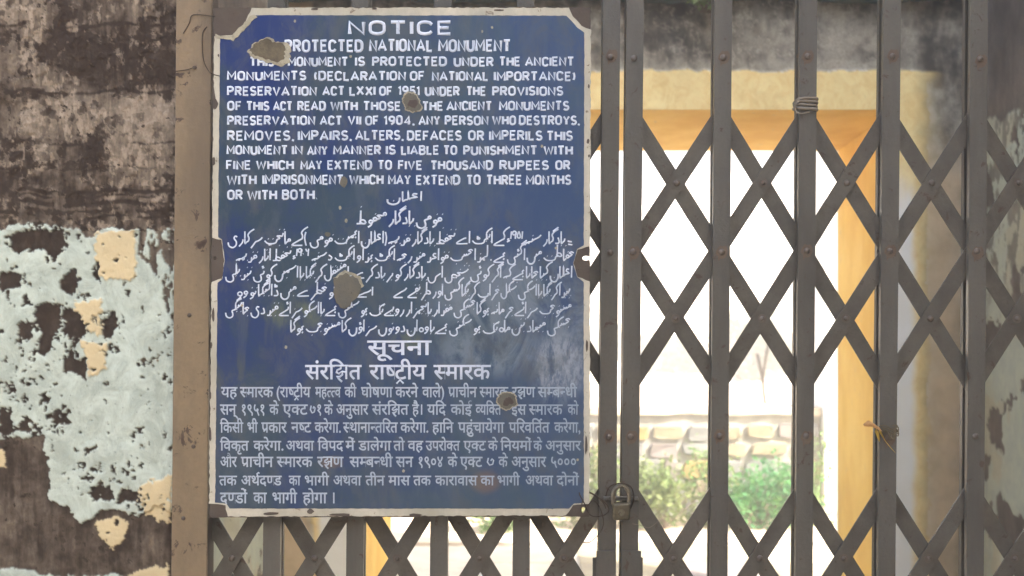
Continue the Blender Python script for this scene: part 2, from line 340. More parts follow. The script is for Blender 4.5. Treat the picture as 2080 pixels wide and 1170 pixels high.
    low = (V > 870) & (wash < .5) & (cream < .5); tone = np.where(low, .20 + .3 * (st - .5) + .6 * (big - .45) + .35 * (fine - .5), tone)
    tone = np.where(chip, .02 + .35 * (fine - .5), tone)
    flake = ss(.46, .5, fbm(U, V, 46, 5, 61)) * .8 + ss(.44, .49, fbm(U, V, 30, 5, 63)) * .6
    H = blur(wash, 1) * 2.6 + blur(cream, 1) * 1.4 + flake * up * .9 + (big - .5) * 4 + fine * 1.1
    tone += wash * 0
    P = np.empty(U.shape + (3,)); P[..., 0] = (U - 1040 - LEAN * (V - 585)) / S; P[..., 1] = -H * .0014 + .004; P[..., 2] = EYE + (585 - V) / S
    P[-1, :, 2] = -.02
    mask = np.stack([blur(wash, 1), blur(cream, 1), np.clip(tone, 0, 1)], -1)
    t = tag(sheet('wall_left', P, mask, M['wall'], normal_flip=False), 'brown plaster wall left of the gate with peeling pale whitewash', 'wall')
    bm = bmesh.new(); box(bm, (-2.86, .008, -.05), (gp(354, 585).x - .003, .26, 3.4)); link('wall_core', fin(bm), t, mat=M['plaster'])
    return t
build_left_wall()
# the right pier and the head over the gate, both outside the frame
bm = bmesh.new(); box(bm, (1.3, 0, -.05), (2.598, .26, 2.65)); tag(link('wall_right', fin(bm), mat=M['plaster']), 'plain plaster pier beyond the right end of the gate', 'wall', kind='structure')
bm = bmesh.new(); box(bm, (-.57, .001, 2.32), (1.3, .259, 2.65)); tag(link('wall_head', fin(bm), mat=M['plaster']), 'plaster head of wall over the gate', 'wall', kind='structure')

# ------------------------------------------------------------------ inner wall with the doorway
YI, YO = 2.2, 2.9
XL, XR = -.782, 1.553
def build_inner():
    k = (YI + D) / F
    OL, OR, OT = 738.0, 1812.0, 223.0
    ux = np.unique(np.concatenate([np.linspace((XL / k) + 1040, 1195, 90), [OL, OR], np.arange(1196, XR / k + 1040 + 3, 3.0)])); ux[-1] = XR / k + 1040
    vy = np.unique(np.concatenate([np.linspace(-560, -10, 60), np.arange(-10, 400, 3.0), [OT], np.linspace(402, 1490, 240)]))
    U, V = np.meshgrid(ux, vy)
    wx = (fbm(U, V, 30, 4, 101) - .5) * 16; wy = (fbm(U, V, 24, 4, 102) - .5) * 12
    paint = inpoly(U + wx * .6, V + wy, [(560, 145), (1872, 145), (1880, 160), (1876, 600), (1868, 1600), (636, 1600), (636, 150), (560, 145)])
    soft = ss(1925, 1846, U + wx * 1.5) * ss(140, 148, V + wy) * ss(620, 640, U + wx)
    paint = soft * (V > 100)
    big = fbm(U, V, 70, 5, 111); fine = fbm(U, V, 16, 5, 113); st = fbm(U * 2, V * .4, 20, 4, 115)
    tone = .75 * big + .75 * fine + .4 * st - .58
    tone += .34 * gauss(U, V, 1585, 90, 90, 60) + .2 * gauss(U, V, 1720, 50, 60, 60) + .4 * ss(110, 140, V) * ss(1860, 1840, U) * .6 + .3 * gauss(U, V, 1850, 80, 16, 90)
    tone -= .12 * ss(1862, 1890, U) * ss(330, 200, V) + .22 * gauss(U, V, 1345, 70, 60, 60)
    lip = (np.abs(fbm(U, V, 40, 5, 117) - .5) < .02) & (U < 1850); tone += lip * .25
    tan = ss(1880, 1885, U) * ss(240, 420, V) * np.clip(.95 - .55 * ss(1895, 1985, U + wx * 2) + .5 * (big - .5), 0, 1) + ss(640, 630, U) * .8
    H = (fbm(U, V, 60, 5, 119) - .5) * 6 + fine * 1.5 + paint * 2.2
    P = np.empty(U.shape + (3,)); P[..., 0] = (U - 1040) * k; P[..., 1] = YI - H * .0016; P[..., 2] = EYE + (585 - V) * k
    P[-1, :, 2] = -.01
    uc = (ux[:-1] + ux[1:]) / 2; vc = (vy[:-1] + vy[1:]) / 2; UC, VC = np.meshgrid(uc, vc)
    skip = (UC > OL) & (UC < OR) & (VC > OT)
    lime = np.maximum(ss(1866, 1846, U + wx * .8) * (U > 1700), ss(640, 655, U + wx * .5) * ss(760, 730, U)) * ss(330, 430, V + wy * 3) * .95
    tone = np.where(paint > .5, lime, tone)
    mask = np.stack([paint, np.clip(tan, 0, 1) * (1 - paint), np.clip(tone, 0, 1)], -1)
    o = tag(sheet('doorway_wall', P, mask, M['inner'], skip=skip), 'stained grey wall behind the gate with cream framed doorway and ochre reveals', 'wall')
    # reveals, splayed outwards, as fine sheets with hand-laid unevenness
    def reveal(a0, a1, b0, b1, name):      # a front edge points, b back edge points
        s, t = np.meshgrid(np.linspace(0, 1, 24), np.linspace(0, 1, 120))
        A0, A1, B0, B1 = (np.array(q) for q in (a0, a1, b0, b1)); s_, t_ = s[..., None], t[..., None]
        P = (A0 * (1 - t_) + A1 * t_) * (1 - s_) + (B0 * (1 - t_) + B1 * t_) * s_
        n = np.cross(A1 - A0, B0 - A0); n = n / np.linalg.norm(n)
        P = P + n * ((fbm(s * 4, t * 14, 1, 4, 131) - .5) * .012)[..., None] * (np.minimum(s, 1 - s) * 4).clip(0, 1)[..., None]
        return link(name, (lambda me: me)(sheetmesh(P)), o, mat=M['ochre'], smooth=True)
    fz = at(0, OT, YI).z; xl, xr = at(OL, 0, YI).x, at(OR, 0, YI).x
    bxl, bxr, bz = at(794, 0, YO).x, at(1702, 0, YO).x, at(0, 306, YO).z
    y0 = YI - .003
    reveal((xr, y0, -.01), (xr, y0, fz), (bxr, YO, -.01), (bxr, YO, bz), 'reveal')
    reveal((xl, y0, -.01), (xl, y0, fz), (bxl, YO, -.01), (bxl, YO, bz), 'reveal')
    reveal((xl, y0, fz), (xr, y0, fz), (bxl, YO, bz), (bxr, YO, bz), 'soffit')
    # the far face of the same wall, whitewashed, and its top
    bm = bmesh.new(); e = .004
    for a, c in (((-3, YO - .25, -.05), (bxl - .0, YO + .02, 3.1)), ((bxr, YO - .25, -.05), (XR + .1, YO + .02, 3.1)), ((bxl, YO - .25, bz), (bxr, YO + .02, 3.1))):
        box(bm, (a[0], a[1] + (.249 if True else 0), a[2]), c)
    link('outer_face', fin(bm), o, mat=M['whitewash'])
    bm = bmesh.new(); box(bm, (-3, YI + .02, bz + .25), (XR + .1, YO - .01, 3.1)); link('wall_core', fin(bm), o, mat=M['plaster'])
    # beam with flaking dark green paint along the top of the frame
    bm = bmesh.new(); box(bm, (XL + .004, YI - .07, 2.462), (XR - .004, YI - .012, 2.6)); bevel(bm, .008, 2)
    bmesh.ops.subdivide_edges(bm, edges=[e_ for e_ in bm.edges if abs(e_.verts[0].co.x - e_.verts[1].co.x) > 1], cuts=90)
    for v in bm.verts: v.co.z += (math.sin(v.co.x * 9) * .006 + rnd.uniform(-.004, .004)) if v.co.z < 2.5 else 0
    tag(link('beam', fin(bm), mat=M['teal']), 'dark green timber beam high across the stained wall', 'beam')
    return o
def sheetmesh(P):
    h, w_ = P.shape[:2]; idx = np.arange(h * w_).reshape(h, w_)
    q = np.stack([idx[:-1, :-1], idx[1:, :-1], idx[1:, 1:], idx[:-1, 1:]], -1).reshape(-1, 4)
    me = bpy.data.meshes.new('s'); me.from_pydata(P.reshape(-1, 3).tolist(), [], q.tolist()); return me
build_inner()
# passage side walls
def side(x, name, label, seed, sgn):
    ys = np.linspace(.26, YI + .01, 260); zs = np.linspace(-.01, 2.8, 460); Y, Z = np.meshgrid(ys, zs)
    U, V = Y * 400, (3.6 - Z) * 400
    wx = (fbm(U, V, 30, 5, seed) - .5) * 50
    line = 2.02 if sgn > 0 else 1.45
    wash = ss(line + .02, line - .01, Z + wx * .003) * (1 - (fbm(U, V, 60, 5, seed + 1) > .60)) ; wash = np.maximum(wash, .0)
    wash = wash * (1 - .8 * ss(.50, .56, fbm(U * 1.5, V * .8, 22, 5, seed + 2)) * ss(1.3, 1.6, Z))
    tone = .5 * fbm(U, V, 70, 5, seed + 3) + .5 * fbm(U, V * .4, 16, 5, seed + 5) - .15
    cream = ss(.56, .6, fbm(U, V, 80, 4, seed + 7)) * wash * .6
    H = fbm(U, V, 40, 5, seed + 9) * 8 + wash * 1.5
    P = np.stack([x - sgn * H * .0015, Y, Z], -1)
    return tag(sheet(name, P, np.stack([wash, cream, np.clip(tone, 0, 1)], -1), M['side'], normal_flip=(sgn < 0)), label, 'wall')
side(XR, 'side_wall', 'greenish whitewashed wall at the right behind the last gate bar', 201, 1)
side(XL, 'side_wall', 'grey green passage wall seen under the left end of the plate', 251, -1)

# unseen blocks added to shade the gate, right of the passage and behind the camera
bm = bmesh.new(); box(bm, (2.6, -5, -.05), (3.25, 2.88, 7)); box(bm, (XR + .02, .262, -.05), (2.598, 2.88, 2.7))
tag(link('unseen_building', fin(bm), mat=M['plaster']), 'tall unseen plaster block added right of the passage to shade the gate', 'building')
bm = bmesh.new(); box(bm, (-9, -9, -.05), (2.59, -5.2, 4.4))
for i in range(5): box(bm, (-8.5 + i * 2.2, -5.19, -.05), (-8.1 + i * 2.2, -4.9, 4.2))
tag(link('unseen_building', fin(bm), mat=M['plaster']), 'unseen plaster range with pilasters added behind the camera to dim the gate', 'building')
bm = bmesh.new(); box(bm, (-2.86, .262, -.05), (XL - .02, 2.88, 2.8))
tag(link('unseen_building', fin(bm), mat=M['plaster']), 'low unseen plaster block left of the passage behind the peeling wall', 'building')

# ------------------------------------------------------------------ gate post
post = empty('gate_post', gp(392, 2480), 'tan painted steel angle post between peeling wall and notice plate', 'post')
bm = bmesh.new(); rect(bm, 357, -330, 429, 2460, -.012, -.006); rect(bm, 357, -330, 362, 2460, -.0055, .05); bevel(bm, .0012, 2); link('angle_flange', fin(bm), post, mat=M['post'])
bm = bmesh.new(); rect(bm, 424, -330, 429.5, 2460, -.0055, .03); link('angle_web', fin(bm), post, mat=M['rust'])
for py in (140, 640, 905, 1050, 1500):
    bm = bmesh.new(); bmesh.ops.create_cone(bm, cap_ends=True, segments=10, radius1=.0035, radius2=.0022, depth=.002)
    for v in bm.verts: v.co = Vector((v.co.x, -v.co.z, v.co.y))
    link('screw', fin(bm), post, loc=gp(388 + rnd.uniform(-14, 22), py, -.013), mat=M['rust'])

# ------------------------------------------------------------------ folding gate
TOP, BOT = -290, 2440
def channel(cx, wd=35):
    bm = bmesh.new(); h = wd / 2; tl = rnd.uniform(-2.2, 2.2)
    # front channel: web towards the camera, two flanges
    prism(bm, [(cx - h, TOP), (cx + h, TOP), (cx + h, BOT), (cx - h, BOT)], 0, .0022)
    rect(bm, cx - h, TOP, cx - h + 3, BOT, .0022, .0115); rect(bm, cx + h - 3, TOP, cx + h, BOT, .0022, .0115)
    # back channel
    rect(bm, cx - h, TOP, cx + h, BOT, .0335, .036)
    rect(bm, cx - h, TOP, cx - h + 3, BOT, .024, .0335); rect(bm, cx + h - 3, TOP, cx + h, BOT, .024, .0335)
    for v in bm.verts: v.co.x += tl / S * (EYE - v.co.z)
    return fin(bm)
bm = bmesh.new(); bmesh.ops.create_uvsphere(bm, u_segments=12, v_segments=6, radius=.0052)
for v in bm.verts: v.co.y *= .55
RIV = fin(bm); RIV.materials.append(M['rivet']); RIV.polygons.foreach_set('use_smooth', [True] * len(RIV.polygons))
bm = bmesh.new(); bmesh.ops.create_cone(bm, cap_ends=True, segments=14, radius1=.0075, radius2=.0068, depth=.0014)
bmesh.ops.create_uvsphere(bm, u_segments=10, v_segments=6, radius=.0042)
for v in bm.verts: v.co = Vector((v.co.x, v.co.z, v.co.y))
RW = fin(bm); RW.materials.append(M['rivet'])
def flatbar(x0, y0, x1, y1, d, wpx=33):
    y0 += rnd.uniform(-3, 3); y1 += rnd.uniform(-3, 3); dx, dy = x1 - x0, y1 - y0; L = math.hypot(dx, dy); ux, uy = dx / L, dy / L; nx, ny = -uy * wpx / 2, ux * wpx / 2; e = 13
    pts = []
    for (cx, cy, s) in ((x0, y0, -1), (x1, y1, 1)):
        for a in (-80, -40, 0, 40, 80):
            ca, sa = math.cos(R(a)), math.sin(R(a))
            pts.append((cx + s * (ux * ca * e + nx * sa * 1.0), cy + s * (uy * ca * e + ny * sa)))
    bm = bmesh.new(); prism(bm, pts, d, d + .0034); return fin(bm)
ROWS = [(230, 510, 785), (1000, 1275, 1550), (1770, 2045, 2320)]
_rc = random.Random(5); _p = [(.0105 * _rc.uniform(.6, 1.15) * math.cos(i * .45), .012 * _rc.uniform(.6, 1.4) * math.sin(i * .45)) for i in range(14)]
bm = bmesh.new(); _a = [bm.verts.new((x, -.00035, z)) for x, z in _p]; _b = [bm.verts.new((x, .0, z)) for x, z in _p]; bm.faces.new(_a)
for i in range(14): bm.faces.new((_a[i], _b[i], _b[(i + 1) % 14], _a[(i + 1) % 14]))
BLOOM = fin(bm); BLOOM.materials.append(worn('rust_bloom', srgb(92, 74, 60), srgb(104, 92, 80), srgb(64, 44, 34), 60, 120, .8, (1, 1, 1), .5))
def leaf(name, xs, label, closed_left=None, closed_right=None):
    g = empty(name, gp((xs[0] + xs[-1]) / 2, 2460), label, 'gate', 'leaves of the folding gate')
    for i, x in enumerate(xs):
        if (closed_left is not None and i == 0) or (closed_right is not None and i == len(xs) - 1): continue
        link('vertical_channel', channel(x), g, mat=M['steel'])
        for py in (-270, 117, 510, 888, 1270, 1660, 2050):
            q = gp(x + rnd.uniform(-2, 2), py + rnd.uniform(-3, 3), -.001); link('rivet', RIV, g, loc=q)
            if rnd.random() < .75: link('rust_bloom', BLOOM, g, loc=(q.x + rnd.uniform(-.001, .001), -.0002, q.z - rnd.uniform(0, .006)))
    n = len(xs)
    for (a, m_, c) in ROWS:
        for i in range(-1, n - 1):
            # falling to the right, drawn from row a at i to row c at i+2, clipped to the leaf
            for sgn, d in ((1, .0185), (-1, .0130)):
                i0, i2 = (i, i + 2) if sgn == 1 else (i + 2, i)
                p = [(i0, a), (i + 1, m_), (i2, c)]; p = [q for q in p if 0 <= q[0] < n]
                if len(p) < 2: continue
                link('lattice_bar', flatbar(xs[p[0][0]] , p[0][1], xs[p[-1][0]], p[-1][1], d), g, mat=M['flat'])
        for i in range(n - 1):
            for y in ((a + m_) / 2, (m_ + c) / 2): link('rivet', RW if rnd.random() < .7 else RIV, g, loc=gp((xs[i] + xs[i+1]) / 2, y, .012))
    return g
gl = leaf('folding_gate', [388, 556, 726, 895, 1063, 1238], 'left leaf of the steel folding gate behind the notice plate', closed_left=True)
gr = leaf('folding_gate', [1284.5, 1465, 1638, 1807, 1985, 2160, 2335, 2510], 'right leaf of the steel folding gate with open diamond lattice', None)
# guide sleeves at the meeting bars
for x, s, g in ((1238, -1, gl), (1284.5, 1, gr)):
    for k_, (y0, dd) in enumerate(((1121, 3), (1136, 9))):
        bm = bmesh.new(); a = x - 17 if s > 0 else x - 17 - dd - 2; c = x + 17 + dd + 2 if s > 0 else x + 17
        if k_ == 0: rect(bm, a, y0 - 3, c, 1320, -.0045, -.0005)
        else: rect(bm, a, y0, c, 1320, .0125, .0165)
        bevel(bm, .0006); link('guide_sleeve', fin(bm), g, mat=M['steel'])
bm = bmesh.new(); rect(bm, 357, -330, 2700, -292, -.005, .045); tag(link('gate_track', fin(bm), mat=M['steel']), 'steel track the gate hangs from above the frame', 'track', kind='structure')
bm = bmesh.new(); rect(bm, 430, 2450, 2700, 2500, -.005, .045); tag(link('floor_track', fin(bm), mat=M['steel']), 'steel floor track under the gate', 'track', kind='structure')

# ------------------------------------------------------------------ the notice plate
sign = empty('notice_plate', gp(812, 1045, -.02), 'weathered blue enamel notice plate with white border and text in English, Urdu and Hindi', 'sign')
SY = -.022           # face of the plate
def sg(x, y, d=0.0): # plate pixel -> point; the plate leans by itself (left edge 437->426, right 1201->1198)
    q = (y - 585) / 1000; return Vector(((x - 1040) / S, SY + d, EYE + (585 - y) / S))
def shiftx(x, y):    # shear that varies across the plate
    t = (x - 430) / 770; return x + (-(y - 530) / 1000) * (11 * (1 - t) + 3 * t)
def curve2d(name, loops, th, y, mat, parent, bev=0):
    """flat plate from pixel outlines (first = outer, others holes), front face at depth y"""
    cu = bpy.data.curves.new(name, 'CURVE'); cu.dimensions = '2D'; cu.fill_mode = 'BOTH'; cu.extrude = th / 2; cu.bevel_depth = bev
    for lp in loops:
        s = cu.splines.new('POLY'); s.points.add(len(lp) - 1); s.use_cyclic_u = True
        for p, (x, yy) in zip(s.points, lp): p.co = ((x - 1040) / S, (585 - yy) / S, 0, 1)
    o = bpy.data.objects.new(name, cu); C.objects.link(o); bpy.context.view_layer.update()
    me = bpy.data.meshes.new_from_object(o.evaluated_get(bpy.context.evaluated_depsgraph_get())); bpy.data.objects.remove(o); bpy.data.curves.remove(cu)
    for v in me.vertices: v.co = Vector((v.co.x, y + th / 2 - v.co.z, EYE + v.co.y))
    return link(name, me, parent, mat=mat)
def rough_loop(pts, amp, step=6, seed=0, shear=True):
    out = []; r = random.Random(seed)
    for i, (x, y) in enumerate(pts):
        x2, y2 = pts[(i + 1) % len(pts)]; L = math.hypot(x2 - x, y2 - y); n = max(1, int(L / step))
        for k in range(n):
            t = k / n; nx, ny = -(y2 - y) / (L + 1e-6), (x2 - x) / (L + 1e-6); a = r.uniform(-amp, amp)
            px, py = x + (x2 - x) * t + nx * a, y + (y2 - y) * t + ny * a
            out.append((shiftx(px, py), py) if shear else (px, py))
    return out
def circle(cx, cy, rx, ry=None, n=14, amp=0, seed=0):
    r = random.Random(seed); ry = ry or rx
    return [(cx + rx * (1 + r.uniform(-amp, amp)) * math.cos(i * 2 * math.pi / n), cy + ry * (1 + r.uniform(-amp, amp)) * math.sin(i * 2 * math.pi / n)) for i in range(n)]
holes = [circle(1189, 525, 7.5, 4.5, 12), circle(1183, 1031, 4.5, 6, 10), circle(443, 525, 3.5, 4, 8)]
back = rough_loop([(434, 22), (1196, 20), (1197, 1044), (438, 1046)], 1.0, 9, 3)
curve2d('steel_sheet', [back] + holes, .0016, SY + .0008, M['rust'], sign)
# white border = enamel sheet with the blue field laid in it; both are broken away at the corners and tabs
CORN_W = [(512, 22), (1152, 22), (1160, 40), (1178, 58), (1197, 66), (1197, 500), (1172, 508), (1164, 535), (1172, 562), (1197, 572), (1197, 1018), (1165, 1022), (1150, 1042), (474, 1044), (470, 1022), (437, 1018), (437, 572), (458, 566), (462, 530), (456, 488), (437, 484), (437, 222), (441, 210), (437, 180), (437, 80), (476, 76), (498, 52)]
curve2d('white_border', [rough_loop(CORN_W, 1.1, 7, 5)], .0006, SY + .0001, M['white'], sign)
FIELD = [(520, 37), (1148, 38), (1156, 46), (1170, 62), (1184, 72), (1184, 499), (1171, 507), (1163, 535), (1171, 563), (1184, 573), (1186, 1016), (1166, 1018), (1156, 1028), (478, 1028), (472, 1018), (449, 1016), (449, 574), (459, 567), (463, 530), (457, 487), (449, 483), (449, 80), (480, 84), (505, 58)]
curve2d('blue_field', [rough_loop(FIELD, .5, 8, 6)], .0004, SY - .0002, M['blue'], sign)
# chipped places: pale undercoat rim, bare steel heart
def crater(cx, cy, rx, ry, seed, lobes=.16, n=56):
    r_ = random.Random(seed); ph = [(k_, r_.uniform(0, 6.28), r_.uniform(.3, 1) / k_) for k_ in (2, 3, 4, 5, 7, 11)]
    out = []
    for i in range(n):
        a = 2 * math.pi * i / n; q = 1 + lobes * sum(w__ * math.sin(k_ * a + p_) for k_, p_, w__ in ph) + r_.uniform(-.08, .08)
        out.append((cx + rx * q * math.cos(a), cy + ry * q * math.sin(a)))
    return out
def chip(cx, cy, rx, ry, seed, rim=1.15, core=M['rust_pale'], rimmat=M['undercoat'], off=(0, 0), lobes=.3, spot=True):
    o = curve2d('enamel_chip', [crater(cx, cy, rx * rim, ry * rim, seed, lobes)], .0005, SY - .0009, rimmat, sign, .0002)
    p_ = curve2d('bare_steel', [crater(cx + off[0], cy + off[1], rx * .92, ry * .92, seed, lobes)], .0004, SY - .0012, core, o, .0003)
    if spot: curve2d('rust_spot', [crater(cx + off[0] + rx * .12, cy + off[1] + ry * .1, rx * .5, ry * .45, seed + 5, .5)], .0003, SY - .0015, M['rust'], o, .0002)
chip(557, 111, 33, 25, 1, off=(-4, -3), rim=1.14, lobes=.35, core=worn('ochre_grime', srgb(104, 94, 72), srgb(78, 72, 58), srgb(78, 68, 54), 60, 110, .8, (1, 1, 1), .6), spot=False); chip(839, 213, 18, 19, 2, rim=1.06); chip(1030, 811, 19, 18, 4, rim=1.06, lobes=.22)
curve2d('bare_steel', [rough_loop([(684, 566), (706, 556), (730, 566), (738, 585), (728, 604), (716, 618), (702, 628), (688, 614), (682, 594)], 2, 5, 8)], .0005, SY - .0014, M['rust_pale'], sign, .0003)
curve2d('enamel_chip', [rough_loop([(682, 566), (704, 549), (736, 562), (744, 582), (734, 584), (722, 562), (704, 557), (690, 570)], 2, 5, 18)], .0005, SY - .0012, M['undercoat'], sign, .0002)
for i, (x, y, r_) in enumerate(((702, 372, 8), (670, 477, 6), (604, 49, 2.5), (716, 120, 3), (1000, 62, 2.5), (586, 704, 3), (980, 70, 2), (1128, 505, 3), (498, 620, 2.5), (695, 424, 3), (707, 450, 3), (1172, 930, 2.5), (822, 952, 2.5), (1100, 300, 2.5))):
    curve2d('enamel_chip', [circle(x, y, r_, r_ * rnd.uniform(.8, 1.5), 9, .2, i + 40)], .0004, SY - .0010, M['undercoat'] if r_ < 4 else M['rust_pale'], sign)
for i, (x, y, a, c) in enumerate(((441, 215, 5, 12), (446, 118, 2, 3), (439, 330, 3, 9), (441, 640, 3, 14), (438, 700, 2, 6), (1192, 290, 3, 5), (1194, 320, 2, 3), (1193, 180, 2, 4), (1010, 27, 10, 2), (640, 25, 8, 2.5), (760, 24, 5, 2), (560, 1038, 16, 3), (700, 1040, 22, 3), (850, 1041, 14, 3), (640, 1034, 7, 5), (1191, 700, 2.5, 12), (1190, 900, 2.5, 20), (438, 880, 2.5, 14), (437, 800, 2, 8))):
    curve2d('rust_spot', [circle(shiftx(x, y), y, a, c, 10, .25, i + 70)], .0003, SY - .0006, M['rust'], sign)
# pale lip along the broken upper left corner
curve2d('enamel_lip', [rough_loop([(440, 76), (452, 79), (472, 78), (492, 60), (510, 40), (520, 36), (524, 42), (512, 50), (496, 68), (476, 88), (452, 84), (440, 82)], 1.6, 5, 21)], .0005, SY - .0011, M['undercoat'], sign, .0002)

# ------------------------------------------------------------------ lettering
# English: single-line capitals drawn the way the enameller brushed them. unit height 1
def arc(cx, cy, rx, ry, a0, a1, n=6): return [(cx + rx * math.cos(R(a0 + (a1 - a0) * i / n)), cy + ry * math.sin(R(a0 + (a1 - a0) * i / n))) for i in range(n + 1)]
def rr(x0, y0, x1, y1, r=.24):
    return arc(x1 - r, y1 - r, r, r, 0, 90, 3) + arc(x0 + r, y1 - r, r, r, 90, 180, 3) + arc(x0 + r, y0 + r, r, r, 180, 270, 3) + arc(x1 - r, y0 + r, r, r, 270, 360, 3) + [(x1, y1 - r)]
G = {
 'A': (.74, [[(0, 0), (.37, 1), (.74, 0)], [(.13, .3), (.61, .3)]]),
 'B': (.6, [[(0, 0), (0, 1), (.36, 1)] + arc(.36, .77, .2, .23, 90, -90, 4) + [(0, .54)], [(.36, .54)] + arc(.38, .27, .22, .27, 90, -90, 4) + [(0, 0)]]),
 'C': (.6, [[(.6, .78)] + arc(.34, .72, .26, .28, 15, 90, 2) + arc(.26, .72, .26, .28, 90, 180, 3) + arc(.26, .28, .26, .28, 180, 270, 3) + arc(.34, .28, .26, .28, 270, 345, 2)]),
 'D': (.62, [[(0, 0), (0, 1), (.3, 1)] + arc(.3, .68, .32, .32, 90, 0, 3) + arc(.3, .32, .32, .32, 0, -90, 3) + [(0, 0)]]),
 'E': (.52, [[(.52, 1), (0, 1), (0, 0), (.52, 0)], [(0, .52), (.44, .52)]]), 'F': (.5, [[(.5, 1), (0, 1), (0, 0)], [(0, .5), (.42, .5)]]),
 'G': (.62, [[(.6, .78)] + arc(.34, .72, .26, .28, 15, 90, 2) + arc(.26, .72, .26, .28, 90, 180, 3) + arc(.26, .28, .26, .28, 180, 270, 3) + arc(.34, .28, .26, .28, 270, 360, 2) + [(.6, .48), (.36, .48)]]),
 'H': (.62, [[(0, 0), (0, 1)], [(.62, 0), (.62, 1)], [(0, .5), (.62, .5)]]), 'I': (.0, [[(0, 0), (0, 1)]]),
 'L': (.48, [[(0, 1), (0, 0), (.48, 0)]]), 'M': (.76, [[(0, 0), (0, 1), (.38, .32), (.76, 1), (.76, 0)]]), 'N': (.62, [[(0, 0), (0, 1), (.62, 0), (.62, 1)]]),
 'O': (.62, [rr(0, 0, .62, 1, .28)]), 'P': (.56, [[(0, 0), (0, 1), (.3, 1)] + arc(.3, .73, .26, .27, 90, -90, 5) + [(0, .46)]]),
 'R': (.58, [[(0, 0), (0, 1), (.3, 1)] + arc(.3, .74, .26, .26, 90, -90, 5) + [(0, .48)], [(.26, .48), (.58, 0)]]),
 'S': (.54, [arc(.3, .74, .24, .26, 30, 90, 2) + arc(.26, .75, .25, .25, 90, 240, 4) + [(.36, .46)] + arc(.28, .26, .26, .26, 50, -90, 4) + arc(.24, .26, .24, .26, 270, 205, 2)]),
 'T': (.62, [[(0, 1), (.62, 1)], [(.31, 1), (.31, 0)]]), 'U': (.62, [[(0, 1), (0, .3)] + arc(.31, .3, .31, .3, 180, 360, 6) + [(.62, 1)]]),
 'V': (.68, [[(0, 1), (.34, 0), (.68, 1)]]), 'W': (.96, [[(0, 1), (.22, 0), (.48, .85), (.74, 0), (.96, 1)]]), 'X': (.62, [[(0, 0), (.62, 1)], [(0, 1), (.62, 0)]]), 'Y': (.64, [[(0, 1), (.32, .48), (.64, 1)], [(.32, .48), (.32, 0)]]),
 '1': (.2, [[(0, .8), (.18, 1), (.18, 0)]]), '9': (.54, [arc(.27, .7, .27, .29, 0, 360, 10), [(.54, .7), (.5, .25), (.2, 0)]]), '5': (.5, [[(.5, 1), (.06, 1), (.02, .56), (.28, .6)] + arc(.26, .3, .24, .3, 80, -120, 5)]),
 '0': (.5, [rr(0, 0, .5, 1, .24)]), '4': (.58, [[(.42, 0), (.42, 1), (0, .28), (.58, .28)]]), ',': (.1, [[(.08, .08), (.02, -.14)]]), '.': (.06, [[(.02, .02), (.05, .04)]]),
 '(': (.2, [arc(.5, .5, .46, .7, 140, 220, 4)]), ')': (.2, [arc(-.3, .5, .46, .7, 40, -40, 4)]) }
def english(words, top, base, rad=1.75, wob=.35):
    """words: (text, x0, x1) -> tube lines in plate pixels"""
    H = base - top - rad * 2 + .6; out = []
    for t, x0, x1 in words:
        gap = .30; n = len(t); wsum = sum(G[c][0] for c in t); tot = (x1 - x0 - 2 * rad)
        sx = tot / (wsum + gap * (n - 1)) if n > 1 else tot / max(wsum, .3)
        x = x0 + rad; dy = rnd.uniform(-.5, .5)
        for c in t:
            j = rnd.uniform(-wob, wob); w_, ls = G[c]
            for l in ls: out.append([(x + px * sx + j * .5, base - rad + .3 - py * H + dy + j) for px, py in l])
            x += (w_ + gap) * sx
    return out
parts_i = 0
def emit_line(lines, rad, name='text_line', extra=None, res=1):
    name = 'text_line'; rad *= 1.28
    L = [[sg(x, y) for x, y in l] for l in lines if len(l) > 1]
    me = tubes('t', L, rad / S, res=res)
    n = len(me.vertices); a = np.empty(n * 3, 'f'); me.vertices.foreach_get('co', a); a = a.reshape(-1, 3)
    a[:, 1] = SY - .0002 + (a[:, 1] - SY) * .32; me.vertices.foreach_set('co', a.ravel())
    if extra is not None and len(extra[0]):
        bm = bmesh.new(); bm.from_mesh(me); bpy.data.meshes.remove(me)
        vs = [bm.verts.new(v) for v in extra[0]]
        for f in extra[1]:
            try: bm.faces.new([vs[i] for i in f])
            except ValueError: pass
        me = bpy.data.meshes.new('t'); bm.to_mesh(me); bm.free()
    o = link(name, me, sign, mat=M['letter'])
    return o
